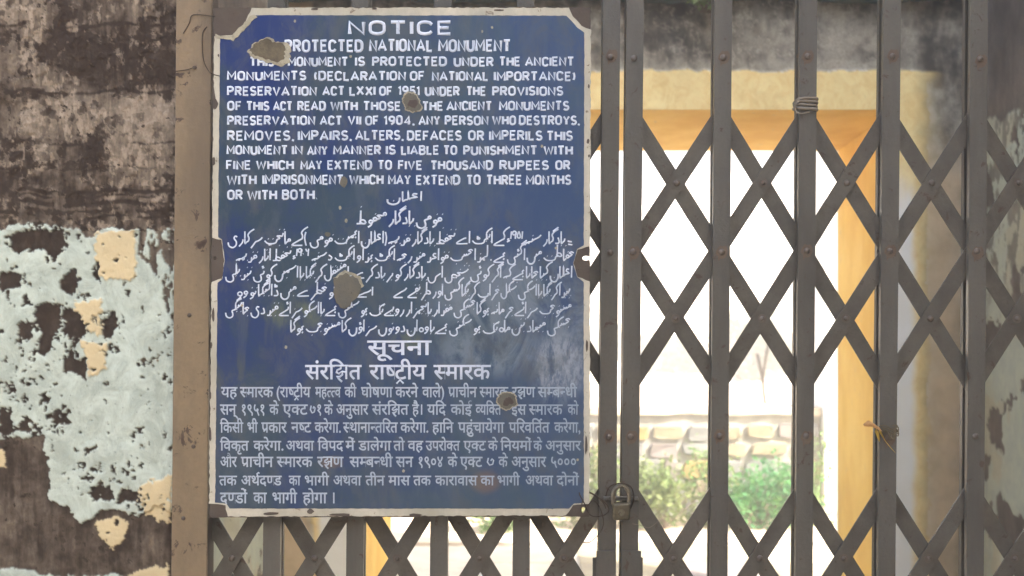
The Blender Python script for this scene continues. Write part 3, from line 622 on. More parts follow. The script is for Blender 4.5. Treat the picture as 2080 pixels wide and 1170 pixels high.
E_LINES = [
 (48, 77, 2.9, [('NOTICE', 711, 919)]),
 (86, 111, 2.3, [('PROTECTED', 583, 741), ('NATIONAL', 753, 881), ('MONUMENT', 892, 1038)]),
 (121, 140, 1.9, [('THIS', 513, 563), ('MONUMENT', 590, 711), ('IS', 725, 745), ('PROTECTED', 759, 909), ('UNDER', 923, 1003), ('THE', 1014, 1057), ('ANCIENT', 1066, 1165)]),
 (150, 169, 1.9, [('MONUMENTS', 468, 627), ('(DECLARATION', 642, 827), ('OF', 835, 865), ('NATIONAL', 879, 993), ('IMPORTANCE)', 1004, 1168)]),
 (180, 199, 1.9, [('PRESERVATION', 468, 648), ('ACT', 659, 704), ('LXXI', 713, 766), ('OF', 773, 800), ('1951', 811, 855), ('UNDER', 865, 935), ('THE', 948, 988), ('PROVISIONS', 1000, 1143)]),
 (210, 229, 1.9, [('OF', 468, 497), ('THIS', 506, 553), ('ACT', 560, 599), ('READ', 609, 666), ('WITH', 675, 730), ('THOSE', 741, 817), ('OF', 828, 850), ('THE', 859, 902), ('ANCIENT', 908, 1000), ('MONUMENTS', 1014, 1155)]),
 (239, 258, 1.9, [('PRESERVATION', 468, 645), ('ACT', 654, 699), ('VII', 710, 737), ('OF', 745, 773), ('1904,', 782, 845), ('ANY', 852, 896), ('PERSON', 905, 993), ('WHO', 1000, 1048), ('DESTROYS,', 1054, 1177)]),
 (269, 289, 1.9, [('REMOVES,', 468, 603), ('IMPAIRS,', 610, 719), ('ALTERS,', 725, 823), ('DEFACES', 829, 939), ('OR', 952, 984), ('IMPERILS', 994, 1101), ('THIS', 1109, 1162)]),
 (299, 318, 1.9, [('MONUMENT', 467, 590), ('IN', 598, 620), ('ANY', 628, 670), ('MANNER', 681, 777), ('IS', 787, 807), ('LIABLE', 817, 894), ('TO', 902, 930), ('PUNISHMENT', 942, 1091), ('WITH', 1103, 1162)]),
 (329, 348, 1.9, [('FINE', 466, 516), ('WHICH', 526, 602), ('MAY', 615, 659), ('EXTEND', 669, 759), ('TO', 770, 799), ('FIVE', 811, 860), ('THOUSAND', 876, 1002), ('RUPEES', 1015, 1114), ('OR', 1127, 1157)]),
 (358, 378, 1.9, [('WITH', 467, 527), ('IMPRISONMENT', 539, 702), ('WHICH', 713, 782), ('MAY', 791, 837), ('EXTEND', 847, 936), ('TO', 948, 977), ('THREE', 988, 1060), ('MONTHS', 1068, 1159)]),
 (388, 408, 1.9, [('OR', 468, 499), ('WITH', 508, 568), ('BOTH.', 578, 650)])]
for top, base, rad, words in E_LINES: emit_line(english(words, top, base, rad, .5 if rad < 2.5 else .3), rad)

# Urdu: a small slanting-script writer. Letters hang from each other, falling towards the left;
# units: alif = 1. Each shape: strokes, exit point; x runs left (negative)
T_i = ([[(0, .22), (-.04, .02), (-.14, -.06)]], (-.14, -.06))            # tooth, initial
T_m = ([[(0, 0), (-.10, .0), (-.13, .14), (-.15, -.03), (-.26, -.1)]], (-.26, -.1))
def U(init, med, fin_, iso): return {'i': init, 'm': med, 'f': fin_, 's': iso}
BOAT_f = ([[(0, 0), (-.06, -.12), (-.3, -.22), (-.75, -.2), (-1.0, .02)]], (0, 0)); BOAT_s = ([[(0, .2), (-.04, -.02), (-.28, -.14), (-.75, -.12), (-1.0, .12)]], (0, 0))
BOWL_f = ([[(0, 0), (-.02, -.22), (-.18, -.46), (-.42, -.5), (-.62, -.3), (-.64, .02)]], (0, 0)); BOWL_s = ([[(0, .32), (-.02, -.05), (-.18, -.32), (-.42, -.36), (-.62, -.16), (-.64, .16)]], (0, 0))
BEH = U(T_i, T_m, BOAT_f, BOAT_s); NUN = U(T_i, T_m, BOWL_f, BOWL_s)
YEH = U(T_i, T_m, ([[(0, 0), (-.16, .02), (-.1, -.2), (-.12, -.42), (-.36, -.56), (-.66, -.44), (-.74, -.12)]], (0, 0)), ([[(0, .5), (-.16, .56), (-.26, .38), (-.08, .12), (-.1, -.16), (-.34, -.36), (-.66, -.24), (-.74, .06)]], (0, 0)))
BYE = U(T_i, T_m, ([[(0, 0), (-.2, -.02), (-.62, -.26), (-.6, -.36), (.16, -.36)]], (0, 0)), ([[(-.1, .4), (-.3, .36), (-.82, .06), (-.8, -.06), (0, -.04)]], (0, 0)))
ALF = U(([[(0, 1), (0, 0)]], (0, 0)), ([[(0, 0), (-.1, 0), (-.14, .95)]], (0, 0)), ([[(0, 0), (-.1, -.02), (-.15, .05), (-.15, .95)]], (0, 0)), ([[(0, .98), (-.02, 0)]], (0, 0)))
JIM = U(([[(.02, .2), (-.12, .3), (-.34, .2), (-.1, .08), (-.34, -.1)]], (-.34, -.1)), ([[(0, 0), (-.12, .14), (-.36, .12), (-.14, -.04), (-.38, -.16)]], (-.38, -.16)),
        ([[(0, 0), (-.14, .1), (-.38, .04), (-.16, -.1), (-.44, -.3), (-.4, -.56), (-.04, -.64)]], (0, 0)), ([[(0, .3), (-.16, .38), (-.4, .28), (-.16, .12), (-.46, -.12), (-.42, -.42), (-.04, -.5)]], (0, 0)))
DAL = U(([[(0, .4), (-.0, .1)]], (0, 0)), ([[(0, 0)]], (0, 0)), ([[(0, 0), (-.12, -.0), (-.1, .26)], [(-.12, 0), (-.18, -.16), (-.4, -.16)]], (0, 0)), ([[(-.12, .46), (-.02, .16), (-.08, .0), (-.34, -.02)]], (0, 0)))
RE = U(([[(0, .3), (0, 0)]], (0, 0)), ([[(0, 0)]], (0, 0)), ([[(0, 0), (-.12, -.08), (-.36, -.4)]], (0, 0)), ([[(0, .32), (-.06, .04), (-.32, -.26)]], (0, 0)))
SIN_i = ([[(.04, .32), (-.1, .16), (-.3, .04), (-.52, -.04)]], (-.52, -.04)); SIN_m = ([[(0, 0), (-.12, .0), (-.16, .12), (-.2, 0), (-.3, .0), (-.34, .1), (-.38, -.04), (-.5, -.1)]], (-.5, -.1))
SIN = U(SIN_i, SIN_m, ([[(0, 0), (-.3, -.1), (-.42, -.12), (-.46, -.34), (-.64, -.56), (-.9, -.56), (-1.06, -.36), (-1.08, -.1)]], (0, 0)), ([[(.04, .34), (-.36, .06), (-.42, -.2), (-.6, -.42), (-.84, -.42), (-1.0, -.2), (-1.02, .04)]], (0, 0)))
SAD_s = [(0, 0), (-.12, .2), (-.34, .24), (-.44, .08), (-.3, -.02), (0, 0)]
SAD = U(([SAD_s, [(-.4, .0), (-.56, -.06)]], (-.56, -.06)), ([SAD_s, [(-.4, .0), (-.56, -.1)]], (-.56, -.1)), ([SAD_s, [(-.44, .02), (-.46, -.3), (-.7, -.46), (-.96, -.3), (-1, 0)]], (0, 0)), ([SAD_s, [(-.44, .02), (-.46, -.3), (-.7, -.46), (-.96, -.3), (-1, 0)]], (0, 0)))
TAH_s = [(0, 0), (-.1, .2), (-.32, .24), (-.42, .08), (-.2, -.04), (0, 0)]
TAH_st = [(-.36, .95), (-.38, .1)]
TAH = U(([TAH_s, TAH_st, [(-.3, .0), (-.52, -.06)]], (-.52, -.06)), ([TAH_s, TAH_st, [(-.3, .0), (-.52, -.1)]], (-.52, -.1)), ([TAH_s, TAH_st, [(-.3, -.02), (-.66, -.04)]], (0, 0)), ([TAH_s, TAH_st, [(-.3, -.02), (-.66, -.04)]], (0, 0)))
AIN = U(([[(-.04, .42), (-.22, .44), (-.28, .26), (-.04, .1), (-.4, .0)]], (-.4, .0)), ([[(0, 0), (-.1, .14), (-.26, .14), (-.2, 0), (-.06, -.0), (-.34, -.08)]], (-.34, -.08)), ([[(0, 0), (-.1, .14), (-.26, .12), (-.14, -.02), (-.34, -.3), (-.3, -.56), (0, -.62)]], (0, 0)), ([[(-.04, .42), (-.22, .44), (-.28, .28), (-.06, .1), (-.34, -.1), (-.32, -.4), (0, -.48)]], (0, 0)))
def lp(x, y, r):
    r *= 1.3; return [(x + r * math.cos(R(a)), y + r * math.sin(R(a))) for a in range(-90, 271, 60)]
FE = U(([lp(-.1, .14, .09), [(-.1, .05), (-.3, -.04)]], (-.3, -.04)), ([[(0, 0), (-.1, .0)], lp(-.14, .12, .09), [(-.12, .02), (-.32, -.08)]], (-.32, -.08)), ([lp(-.1, .08, .09), [(-.04, .0), (-.3, -.16), (-.75, -.14), (-1.0, .06)]], (0, 0)), ([lp(-.06, .3, .09), [(-.0, .2), (-.26, -.02), (-.75, -.0), (-1.0, .18)]], (0, 0)))
QAF = U(FE['i'], FE['m'], ([lp(-.08, .1, .09), [(.0, .08), (-.02, -.2), (-.2, -.44), (-.44, -.44), (-.6, -.2), (-.6, .04)]], (0, 0)), ([lp(-.08, .3, .09), [(0, .3), (-.02, -.05), (-.2, -.3), (-.44, -.3), (-.6, -.1), (-.6, .14)]], (0, 0)))
KAF_i = ([[(.42, .98), (.1, .78), (-.1, .52), (-.02, .28), (-.06, .04), (-.2, -.04)]], (-.2, -.04)); KAF_m = ([[(.34, .86), (.02, .66), (-.14, .44)], [(0, 0), (-.1, .02), (-.14, .44), (-.14, .02), (-.3, -.08)]], (-.3, -.08))
KAF = U(KAF_i, KAF_m, ([[(.34, .8), (-.02, .6), (-.14, .42), (-.12, .0)], [(0, 0), (-.12, -.04), (-.4, -.18), (-.85, -.14), (-1.05, .06)]], (0, 0)), ([[(.34, .98), (0, .8), (-.1, .6), (-.06, .06), (-.36, -.1), (-.8, -.08), (-1.05, .12)]], (0, 0)))
LAM = U(([[(0, .95), (-.02, .1), (-.16, -.04)]], (-.16, -.04)), ([[(0, 0), (-.08, .02), (-.12, .85), (-.13, .04), (-.26, -.06)]], (-.26, -.06)), ([[(0, 0), (-.08, .02), (-.12, .85), (-.1, -.1), (-.24, -.4), (-.46, -.42), (-.62, -.22), (-.62, .02)]], (0, 0)), ([[(0, .98), (0, 0), (-.14, -.3), (-.38, -.34), (-.56, -.14), (-.56, .1)]], (0, 0)))
MIM = U(([lp(-.07, .1, .07), [(-.1, .04), (-.26, -.04)]], (-.26, -.04)), ([[(0, 0), (-.08, -.0)], lp(-.12, -.06, .06), [(-.14, -.02), (-.3, -.08)]], (-.3, -.08)), ([[(0, 0), (-.1, .0)], lp(-.14, -.02, .07), [(-.2, -.04), (-.22, -.5)]], (0, 0)), ([lp(-.08, .1, .08), [(-.14, .04), (-.2, -.42)]], (0, 0)))
WAW = U(([lp(-.1, .2, .09)], (0, 0)), ([lp(-.1, .2, .09)], (0, 0)), ([[(0, 0), (-.06, .02)], lp(-.12, .1, .09), [(-.04, .06), (-.1, -.14), (-.32, -.3)]], (0, 0)), ([lp(-.1, .22, .1), [(0, .2), (-.08, -.02), (-.3, -.2)]], (0, 0)))
HEH = U(([[(.02, .3), (-.14, .18), (-.08, .02), (-.24, -.04)], [(-.06, -.16), (-.12, -.3)]], (-.24, -.04)), ([[(0, 0), (-.12, .04), (-.2, -.16), (-.1, -.16), (-.16, 0), (-.32, -.08)]], (-.32, -.08)), ([[(0, 0), (-.12, .1), (-.3, .04), (-.42, -.04)], [(-.14, .08), (-.2, -.06)]], (0, 0)), ([lp(-.12, .12, .13)], (0, 0)))
SK = {'ا': (ALF, 1), 'آ': (ALF, 1), 'ب': (BEH, 0), 'پ': (BEH, 0), 'ت': (BEH, 0), 'ٹ': (BEH, 0), 'ث': (BEH, 0), 'ن': (NUN, 0), 'ں': (NUN, 0), 'ی': (YEH, 0), 'ئ': (YEH, 0), 'ے': (BYE, 1), 'ج': (JIM, 0), 'چ': (JIM, 0), 'ح': (JIM, 0), 'خ': (JIM, 0),
      'د': (DAL, 1), 'ڈ': (DAL, 1), 'ذ': (DAL, 1), 'ر': (RE, 1), 'ز': (RE, 1), 'س': (SIN, 0), 'ش': (SIN, 0), 'ص': (SAD, 0), 'ط': (TAH, 0), 'ظ': (TAH, 0), 'ع': (AIN, 0), 'ف': (FE, 0), 'ق': (QAF, 0), 'ک': (KAF, 0), 'گ': (KAF, 0), 'ل': (LAM, 0), 'م': (MIM, 0), 'و': (WAW, 1), 'ؤ': (WAW, 1), 'ہ': (HEH, 0)}
DOTS = {'ب': (1, -1), 'پ': (3, -1), 'ت': (2, 1), 'ٹ': ('t', 1), 'ث': (3, 1), 'ن': (1, 1), 'ی': (2, -1), 'ئ': ('h', 1), 'ج': (1, -1), 'چ': (3, -1), 'خ': (1, 1), 'ڈ': ('t', 1), 'ذ': (1, 1), 'ز': (1, 1), 'ش': (3, 1), 'ظ': (1, 1), 'ف': (1, 1), 'ق': (2, 1), 'ؤ': ('h', 1), 'آ': ('m', 1)}
def dotmarks(kind, x, y):
    s = .03
    d = lambda a, c: [(a - s * .6, c + s * .5), (a + s * .6, c - s * .5)]
    if kind == 1: return [d(x, y)]
    if kind == 2: return [d(x - .19, y), d(x + .19, y)]
    if kind == 3: return [d(x - .19, y), d(x + .19, y), d(x, y + .2)]
    if kind == 't': return [[(x - .1, y), (x - .02, y + .1), (x + .1, y + .06), (x + .06, y - .01), (x - .12, y - .01)], [(x - .07, y), (x - .07, y + .24)]]
    if kind == 'h': return [[(x + .07, y + .1), (x - .04, y + .08), (x + .0, y), (x + .08, y), (x - .06, y - .06)]]
    if kind == 'm': return [[(x - .12, y), (x, y + .05), (x + .12, y + .03)]]
def urdu_word(wd):
    """returns strokes, width (to the left), origin at right baseline"""
    x = 0.0; out = []; i = 0; n = len(wd); clusters = []; cur = []
    import re
    wd = re.sub('[۱۹۵۰۴]+', lambda m: m.group(0)[::-1], wd)
    for c in wd:
        if c not in SK:
            if cur: clusters.append(cur); cur = []
            clusters.append([c]); continue
        cur.append(c)
        if SK[c][1]: clusters.append(cur); cur = []
    if cur: clusters.append(cur)
    for cl in clusters:
        if cl[0] not in SK:
            c = cl[0]
            D9 = {'۱': [[(-.05, .6), (-.1, .0)]], '۹': [lp(-.15, .45, .12), [(-.05, .5), (-.08, 0)]], '۵': [[(-.15, .6), (-.02, .2), (-.15, .05), (-.28, .2), (-.15, .6)]], '۰': [[(-.1, .2), (-.14, .16)]], '۴': [[(-.05, .6), (-.1, 0)], [(-.3, .6), (-.2, .4), (-.08, .42)]], '۷': [[(-.3, .42), (-.05, .22), (-.2, .0), (-.34, .06)]],
                  '(': [[(-.02, .9), (.06, .4), (-.04, -.2)]], ')': [[(-.2, .9), (-.3, .4), (-.18, -.2)]], '۔': [[(-.02, 0), (-.14, .02)]], '=': [[(.0, .1), (-.34, .16)], [(.05, -.14), (-.3, -.08)]], 'ء': [[(-.02, .34), (-.16, .32), (-.1, .2), (-.0, .2), (-.22, .1)]]}
            for l in D9.get(c, []): out.append([(x + a, q + (.35 if c in '۱۹۵۰۴' else 0)) for a, q in l])
            x -= {'۱': .2, '۹': .34, '۵': .36, '۰': .24, '۴': .38, '۷': .45, '(': .2, ')': .38, '۔': .3, '=': .5, 'ء': .32}.get(c, .3); continue
        m_ = len(cl); forms = ['s'] if m_ == 1 else ['i'] + ['m'] * (m_ - 2) + ['f']
        # drop of the whole cluster so the last letter sits on the line
        ys = 0; ext = []
        for c, f in zip(cl, forms): sh = SK[c][0][f]; ext.append(ys); ys += sh[1][1] if f in 'im' else 0
        rise = -ys + (.10 * (m_ - 1) if m_ > 1 else 0) + (.18 if m_ > 1 and cl[-1] in 'یےنںسشقلبتٹ' and forms[-1] == 'f' else 0)
        cx = x; minx = x; step = .10
        y0 = rise
        for q, (c, f) in enumerate(zip(cl, forms)):
            sh = SK[c][0][f]; yy = y0 + ext[q] - .10 * q
            pts = []
            for l in sh[0]:
                l2 = [(cx + a, yy + bb) for a, bb in l]
                if q > 0 and l is sh[0][0] and l[0] == (0, 0) and f in 'mf': l2[0] = (cx, yy + .10)
                pts += l2; out.append(l2)
            if c == 'گ': out.append([(cx + .42 - (.06 if f != 'i' else 0), yy + 1.14 - (.1 if f != 'i' else 0)), (cx - .04, yy + .80 - (.1 if f != 'i' else 0))])
            xs_ = [p[0] for p in pts]; ysx = [p[1] for p in pts]
            if c in DOTS and not (c == 'ی' and f in 'fs'):
                k_, sd = DOTS[c]; wide = f in 'fs' and c in 'بپتٹثفنق'
                mx = (min(xs_) + max(xs_)) / 2 if (wide or f in 's') else cx - .1
                if c in 'نق' and f in 'fs': my = yy - .0 if c == 'ن' else max(ysx) + .26
                elif c in 'ج' and f in 'fs': my = yy - .25
                else: my = (max(ysx) + .27) if sd > 0 else (min(ysx) - .3)
                if c in 'بتٹ' and f in 'fs': my = yy + (.16 if sd > 0 else -.5)
                for l in dotmarks(k_, mx, my): out.append(l)
            minx = min(minx, min(xs_)); cx += sh[1][0] if f in 'im' else 0
        x = minx - .15
    return out, -x - .15
def urdu_line(words, x0, x1, base, unit, rad, jitter=.02):
    W_ = [urdu_word(w_) for w_ in words]; sp_ = .22
    tot = sum(w_[1] for w_ in W_) + sp_ * (len(W_) - 1); sx = (x1 - x0) / tot; x = x1; out = []
    for st, wd in W_:
        for l in st:
            l = [(x + a * sx, base - bb * unit) for a, bb in l]
            if len(l) > 2: l = [(p.x, p.y) for p in smoothline([(a, bb, 0) for a, bb in l], 3)]
            out.append(l)
        x -= (wd + sp_) * sx
    emit_line(out, rad, 'lettering')
    return sx
urdu_line(['اعلان'], 790, 858, 410, 20, 1.5)
urdu_line(['قومی', 'یادگار', 'محفوظ'], 728, 898, 455, 27, 1.6)
urdu_line('= یادگار سنہ ۱۹۵۱ء کے ایکٹ اے تحفظ یادگار قدیمہ (اعلان اہمیت قومی) کے ماتحت سرکاری'.split(), 470, 1160, 495, 25, 1.35)
urdu_line('حفاظت میں آ گئی ہے ۔ لہذا حسب قواعد مندرجہ ایکٹ ہذا و ایکٹ ۷ سنہ ۱۹۰۴ء تحفظ آثار قدیمہ'.split(), 486, 1163, 529, 24, 1.3)
urdu_line('اعلان کیا جاتا ہے کہ اگر کوئی شخص اس یادگار کو برباد کرے یا منتقل کریگا یا اسمیں کوئی تبدیلی'.split(), 465, 1160, 564, 24, 1.3)
urdu_line('پیدا کریگا یا اسکی شکل خراب کریگا کسی اور طریقے سے'.split(), 804, 1156, 600, 24, 1.3)
urdu_line('اسے'.split(), 730, 760, 600, 18, 1.3); urdu_line('کو خطرے میں ڈالیگا تو وہ'.split(), 490, 686, 600, 24, 1.3)
urdu_line('مستوجب سزائے جرمانہ ہوگا جسکی مقدار پانچہزار روپے تک ہو سکتی ہے یا اسکو سزائے قید دی جائیگی'.split(), 465, 1158, 636, 24, 1.3)
urdu_line('جسکی میعاد تین ماہ تک ہو سکتی ہے یا وہ ان دونوں سزاؤں کا مستوجب ہوگا'.split(), 596, 1156, 672, 24, 1.3)

# Hindi: glyph outlines of the built-in text object, set one by one; '~' = half letter of the one before, 'K' = kssa,
# 'r' = ra under a stem, 't' = ra under tta, 'R' = ra over the syllable
_gc = {}
def glyph(ch):
    if ch in _gc: return _gc[ch]
    def conv(s_, off):
        cu = bpy.data.curves.new('g', 'FONT'); cu.body = s_; cu.offset = off; cu.resolution_u = 3
        o = bpy.data.objects.new('g', cu); C.objects.link(o); bpy.context.view_layer.update(); me = bpy.data.meshes.new_from_object(o)
        bpy.data.objects.remove(o); bpy.data.curves.remove(cu); return me
    me = conv(ch, .014); vs = [tuple(v.co)[:2] for v in me.vertices]; fs = [tuple(p.vertices) for p in me.polygons]; bpy.data.meshes.remove(me)
    bar = conv('|', 0); b0 = max(v.co.x for v in bar.vertices); bpy.data.meshes.remove(bar)
    me = conv(ch + '|', 0); mn = [v.co.x for v in me.vertices if abs(v.co.y + .23) < .004]; adv = (max(mn) - b0) if mn else .5; bpy.data.meshes.remove(me)
    _gc[ch] = (vs, fs, adv); return _gc[ch]
def halfglyph(ch):
    k_ = ch + '~'
    if k_ in _gc: return _gc[k_]
    vs, fs, adv = glyph(ch); cut = adv - .17 if ch != 'क' else adv - .2
    bm = bmesh.new(); V_ = [bm.verts.new((a, c, 0)) for a, c in vs]
    for f in fs:
        try: bm.faces.new([V_[i] for i in f])
        except ValueError: pass
    bmesh.ops.bisect_plane(bm, geom=list(bm.verts) + list(bm.edges) + list(bm.faces), plane_co=(cut, 0, 0), plane_no=(1, 0, 0), clear_outer=True)
    bm.verts.index_update(); r = ([tuple(v.co)[:2] for v in bm.verts], [tuple(v.index for v in f.verts) for f in bm.faces], cut); bm.free(); _gc[k_] = r; return r
def hindi(words, top, base, rad, heavy=1.0):
    HL = .60; unit = (base - top) / HL; verts = []; faces = []; lines = []; kk = 0
    for t, x0, x1 in words:
        items = []; x = 0.0; i = 0; strokes = []
        while i < len(t):
            c = t[i]; nx_ = t[i + 1] if i + 1 < len(t) else ''
            if c == 'K':
                strokes += [[(x, .6), (x + .66, .6)], [(x + .56, .6), (x + .56, 0)], [(x + .3, .6), (x + .3, .47), (x + .14, .4), (x + .1, .3), (x + .22, .24), (x + .36, .34), (x + .38, .2), (x + .26, .1), (x + .12, .12), (x + .22, .0), (x + .36, -.12)], [(x + .36, .34), (x + .56, .3)]]; x += .68
            elif c == '७': strokes.append([(x + .12, .56), (x + .05, .3), (x + .2, .1), (x + .4, .16), (x + .46, .4), (x + .36, .5), (x + .28, .38)]); x += .56
            elif c == 'r': strokes.append([(x - .12, .3), (x - .4, .06)])
            elif c == 't': strokes.append([(x - .42, -.2), (x - .27, -.04), (x - .12, -.2)])
            elif c == 'R': strokes.append([(x - .16, .62), (x - .2, .76), (x - .1, .84), (x - .02, .78)])
            else:
                if nx_ == '~': g_ = halfglyph(c); i += 1
                else: g_ = glyph(c)
                items.append((x, g_)); x += g_[2]
            i += 1
        sx = (x1 - x0) / max(x, .1)
        for gx_, (vs, fs, adv) in items:
            o_ = len(verts); kk += 1; dd = -.0005 - (kk % 4) * .00006
            for a, c in vs: verts.append(sg(x0 + (gx_ + a) * sx, base - c * unit, dd))
            for f in fs: faces.append(tuple(o_ + q for q in f))
        for l in strokes: lines.append([(x0 + a * sx, base - c * unit) for a, c in l])
    if not lines: lines = [[(words[0][1] + 2, top + 1), (words[0][2] - 2, top + 1)]]
    emit_line(lines, rad, 'lettering', (verts, faces))
H_LINES = [
 (692, 719, 1.7, [('सूचना', 750, 877)]),
 (741, 768, 1.6, [('संरिKत', 625, 737), ('राष~टtीय', 754, 867), ('स~मारक', 883, 996)]),
 (785, 804, 1.3, [('यह', 456, 488), ('स~मारक', 494, 560), ('(राष~टtीय', 566, 635), ('महत~त~व', 645, 696), ('की', 704, 727), ('घोषणा', 737, 800), ('करने', 806, 851), ('वाले)', 860, 905), ('पrाचीन', 912, 969), ('स~मारक', 975, 1032), ('रKण', 1040, 1086), ('सम~बन~धी', 1092, 1170)]),
 (820, 839, 1.3, [('सन्', 454, 486), ('१९५१', 495, 545), ('के', 553, 571), ('एक~ट', 580, 629), ('७१', 634, 659), ('के', 663, 680), ('अनुसार', 687, 751), ('संरिKत', 759, 832), ('है।', 840, 862), ('यिद', 870, 907), ('कोई', 917, 959), ('व~यिक~त', 967, 1018), ('इस', 1039, 1068), ('स~मारक', 1074, 1141), ('को', 1152, 1173)]),
 (856, 875, 1.3, [('िकसी', 454, 500), ('भी', 508, 529), ('पrकार', 537, 587), ('नष~ट', 597, 636), ('करेगा.', 644, 697), ('स~थानान~तिरत', 701, 810), ('करेगा.', 816, 873), ('हािन', 880, 922), ('पहुंचायेगा', 932, 1024), ('पिरवितRत', 1034, 1115), ('करेगा,', 1125, 1178)]),
 (893, 911, 1.3, [('िवकृत', 454, 511), ('करेगा.', 521, 582), ('अथवा', 586, 642), ('िवपद', 650, 701), ('में', 706, 724), ('डालेगा', 732, 797), ('तो', 802, 824), ('वह', 831, 861), ('उपरोक~त', 867, 935), ('एक~ट', 943, 987), ('के', 992, 1011), ('िनयमों', 1017, 1079), ('के', 1083, 1100), ('अनुसार', 1107, 1178)]),
 (925, 944, 1.3, [('और', 454, 487), ('पrाचीन', 496, 560), ('स~मारक', 568, 639), ('रKण', 649, 701), ('सम~बन~धी', 714, 800), ('सन', 807, 841), ('१९०४', 850, 902), ('के', 911, 930), ('एक~ट', 936, 980), ('७', 989, 1006), ('के', 1013, 1031), ('अनुसार', 1039, 1108), ('५०००', 1117, 1170)]),
 (963, 981, 1.3, [('तक', 452, 487), ('अथRदण~ड', 496, 577), ('का', 592, 615), ('भागी', 623, 672), ('अथवा', 681, 737), ('तीन', 746, 784), ('मास', 792, 835), ('तक', 842, 877), ('कारावास', 886, 970), ('का', 977, 1004), ('भागी', 1010, 1055), ('अथवा', 1067, 1122), ('दोनों', 1130, 1174)]),
 (997, 1017, 1.3, [('दण~डों', 454, 508), ('का', 521, 547), ('भागी', 558, 608), ('होगा', 620, 668), ('।', 676, 686)])]
for top, base, rad, words in H_LINES: hindi(words, top, base, rad)

# ------------------------------------------------------------------ small things on the gate
def wire_thing(name, lines, rad, label, cat, mat=M['wire'], n=6):
    me = tubes('w', [smoothline(l, n) for l in lines], rad, res=1); return tag(link(name, me, mat=mat, smooth=True), label, cat)
P = lambda x, y, d=-.014: gp(x, y, d)
wire_thing('binding_wire', [[P(372, 72), P(384, 52), P(389, 36), P(405, 34), P(428, 37, -.016), P(440, 40, -.026)]], .0007, 'thin kinked wire high on the tan post', 'wire')
wire_thing('binding_wire', [[P(420, 58), P(412, 70), P(411, 95), P(414, 125), P(424, 146, -.018), P(436, 156, -.026), P(450, 160, -.025)]], .0008, 'curved wire hooked from the post over the plate edge', 'wire')
wire_thing('binding_wire', [[P(358, 148), P(380, 145), P(392, 141)]], .0007, 'short straight wire stub low on the upper post', 'wire')
wire_thing('binding_wire', [[P(1206 + 26 * math.cos(a) + 6 * math.sin(a * 2.3), 1020 + 26 * math.sin(a * 1.07), -.022 + .008 * math.sin(a * 1.9)) for a in np.linspace(2.4, 12, 34)] ,
    [P(1186, 1098, -.01), P(1200, 1098, -.014), P(1218, 1082, -.018), P(1228, 1060, -.02), P(1222, 1030, -.024), P(1206, 1010, -.028), P(1190, 1030, -.028)]], .0008, 'tangle of thin wire tying plate corner to the gate', 'wire', n=3)
wire_thing('string', [[P(1232, 1004, -.02), P(1240, 984, -.022), P(1260, 977, -.024), P(1282, 984, -.022), P(1289, 1008, -.018), P(1284, 1030, -.012)]], .0011, 'dark wire loop arching over the padlock', 'wire')
wire_thing('string', [[P(1288, 1062, -.008), P(1305, 1066, -.004), P(1325, 1074, .01), P(1345, 1060, .012)]], .0004, 'pale thread trailing right of the padlock', 'thread', M['cloth'])
# padlock
lock = empty('padlock', gp(1262, 1056, -.02), 'small tarnished padlock joining the two meeting bars', 'padlock')
sh = [P(1248 , 1020, -.02), P(1247, 1000, -.02), P(1252, 988, -.02), P(1263, 982, -.02), P(1274, 988, -.02), P(1279, 1000, -.02), P(1278, 1020, -.02)]
link('shackle', tubes('s', [smoothline(sh, 5)], .0034, res=3), lock, mat=M['lock'], smooth=True)
bm = bmesh.new(); rect(bm, 1246, 1016, 1281, 1051, -.028, -.012); bevel(bm, .004, 3); link('body', fin(bm), lock, mat=M['brass'], smooth=True)
bm = bmesh.new(); bmesh.ops.create_cone(bm, cap_ends=True, segments=16, radius1=.0055, radius2=.005, depth=.002)
for v in bm.verts: v.co = Vector((v.co.x, v.co.z, v.co.y))
link('keyhole_cover', fin(bm), lock, loc=gp(1263, 1034, -.030), mat=M['lock'])
bm = bmesh.new(); rect(bm, 1228, 1008, 1300, 1016, -.006, -.001); bevel(bm, .0008); link('hasp', fin(bm), gr, mat=M['steel'])
# cloth strip wound round the third bar
tie = empty('cloth_tie', gp(1638, 228), 'faded cloth strip wound round the second bar from the padlock bars', 'cloth strip')
for i in range(4):
    y = 203 + i * 5.5; pts = []
    for a in range(0, 360, 20):
        ca, sa = math.cos(R(a)), math.sin(R(a)); sq = lambda v: math.copysign(abs(v) ** .5, v)
        pts.append(P(1638 + 20 * sq(ca) + rnd.uniform(-.8, .8), y + 3 * math.sin(R(a + 40 * i)) + rnd.uniform(-.6, .6), .018 + .022 * sq(sa)))
    me = tubes('b', [pts], .0024 + rnd.uniform(-.0006, .0006), res=1, cyc=True); link('cloth_band', me, tie, mat=M['cloth'], smooth=True)
link('loose_end', tubes('e', [smoothline([P(1620, 206, -.004), P(1613, 212, -.002), P(1612, 224, 0), P(1622, 232, -.005), P(1640, 228, -.006)], 4)], .0014, res=1), tie, mat=M['cloth'])
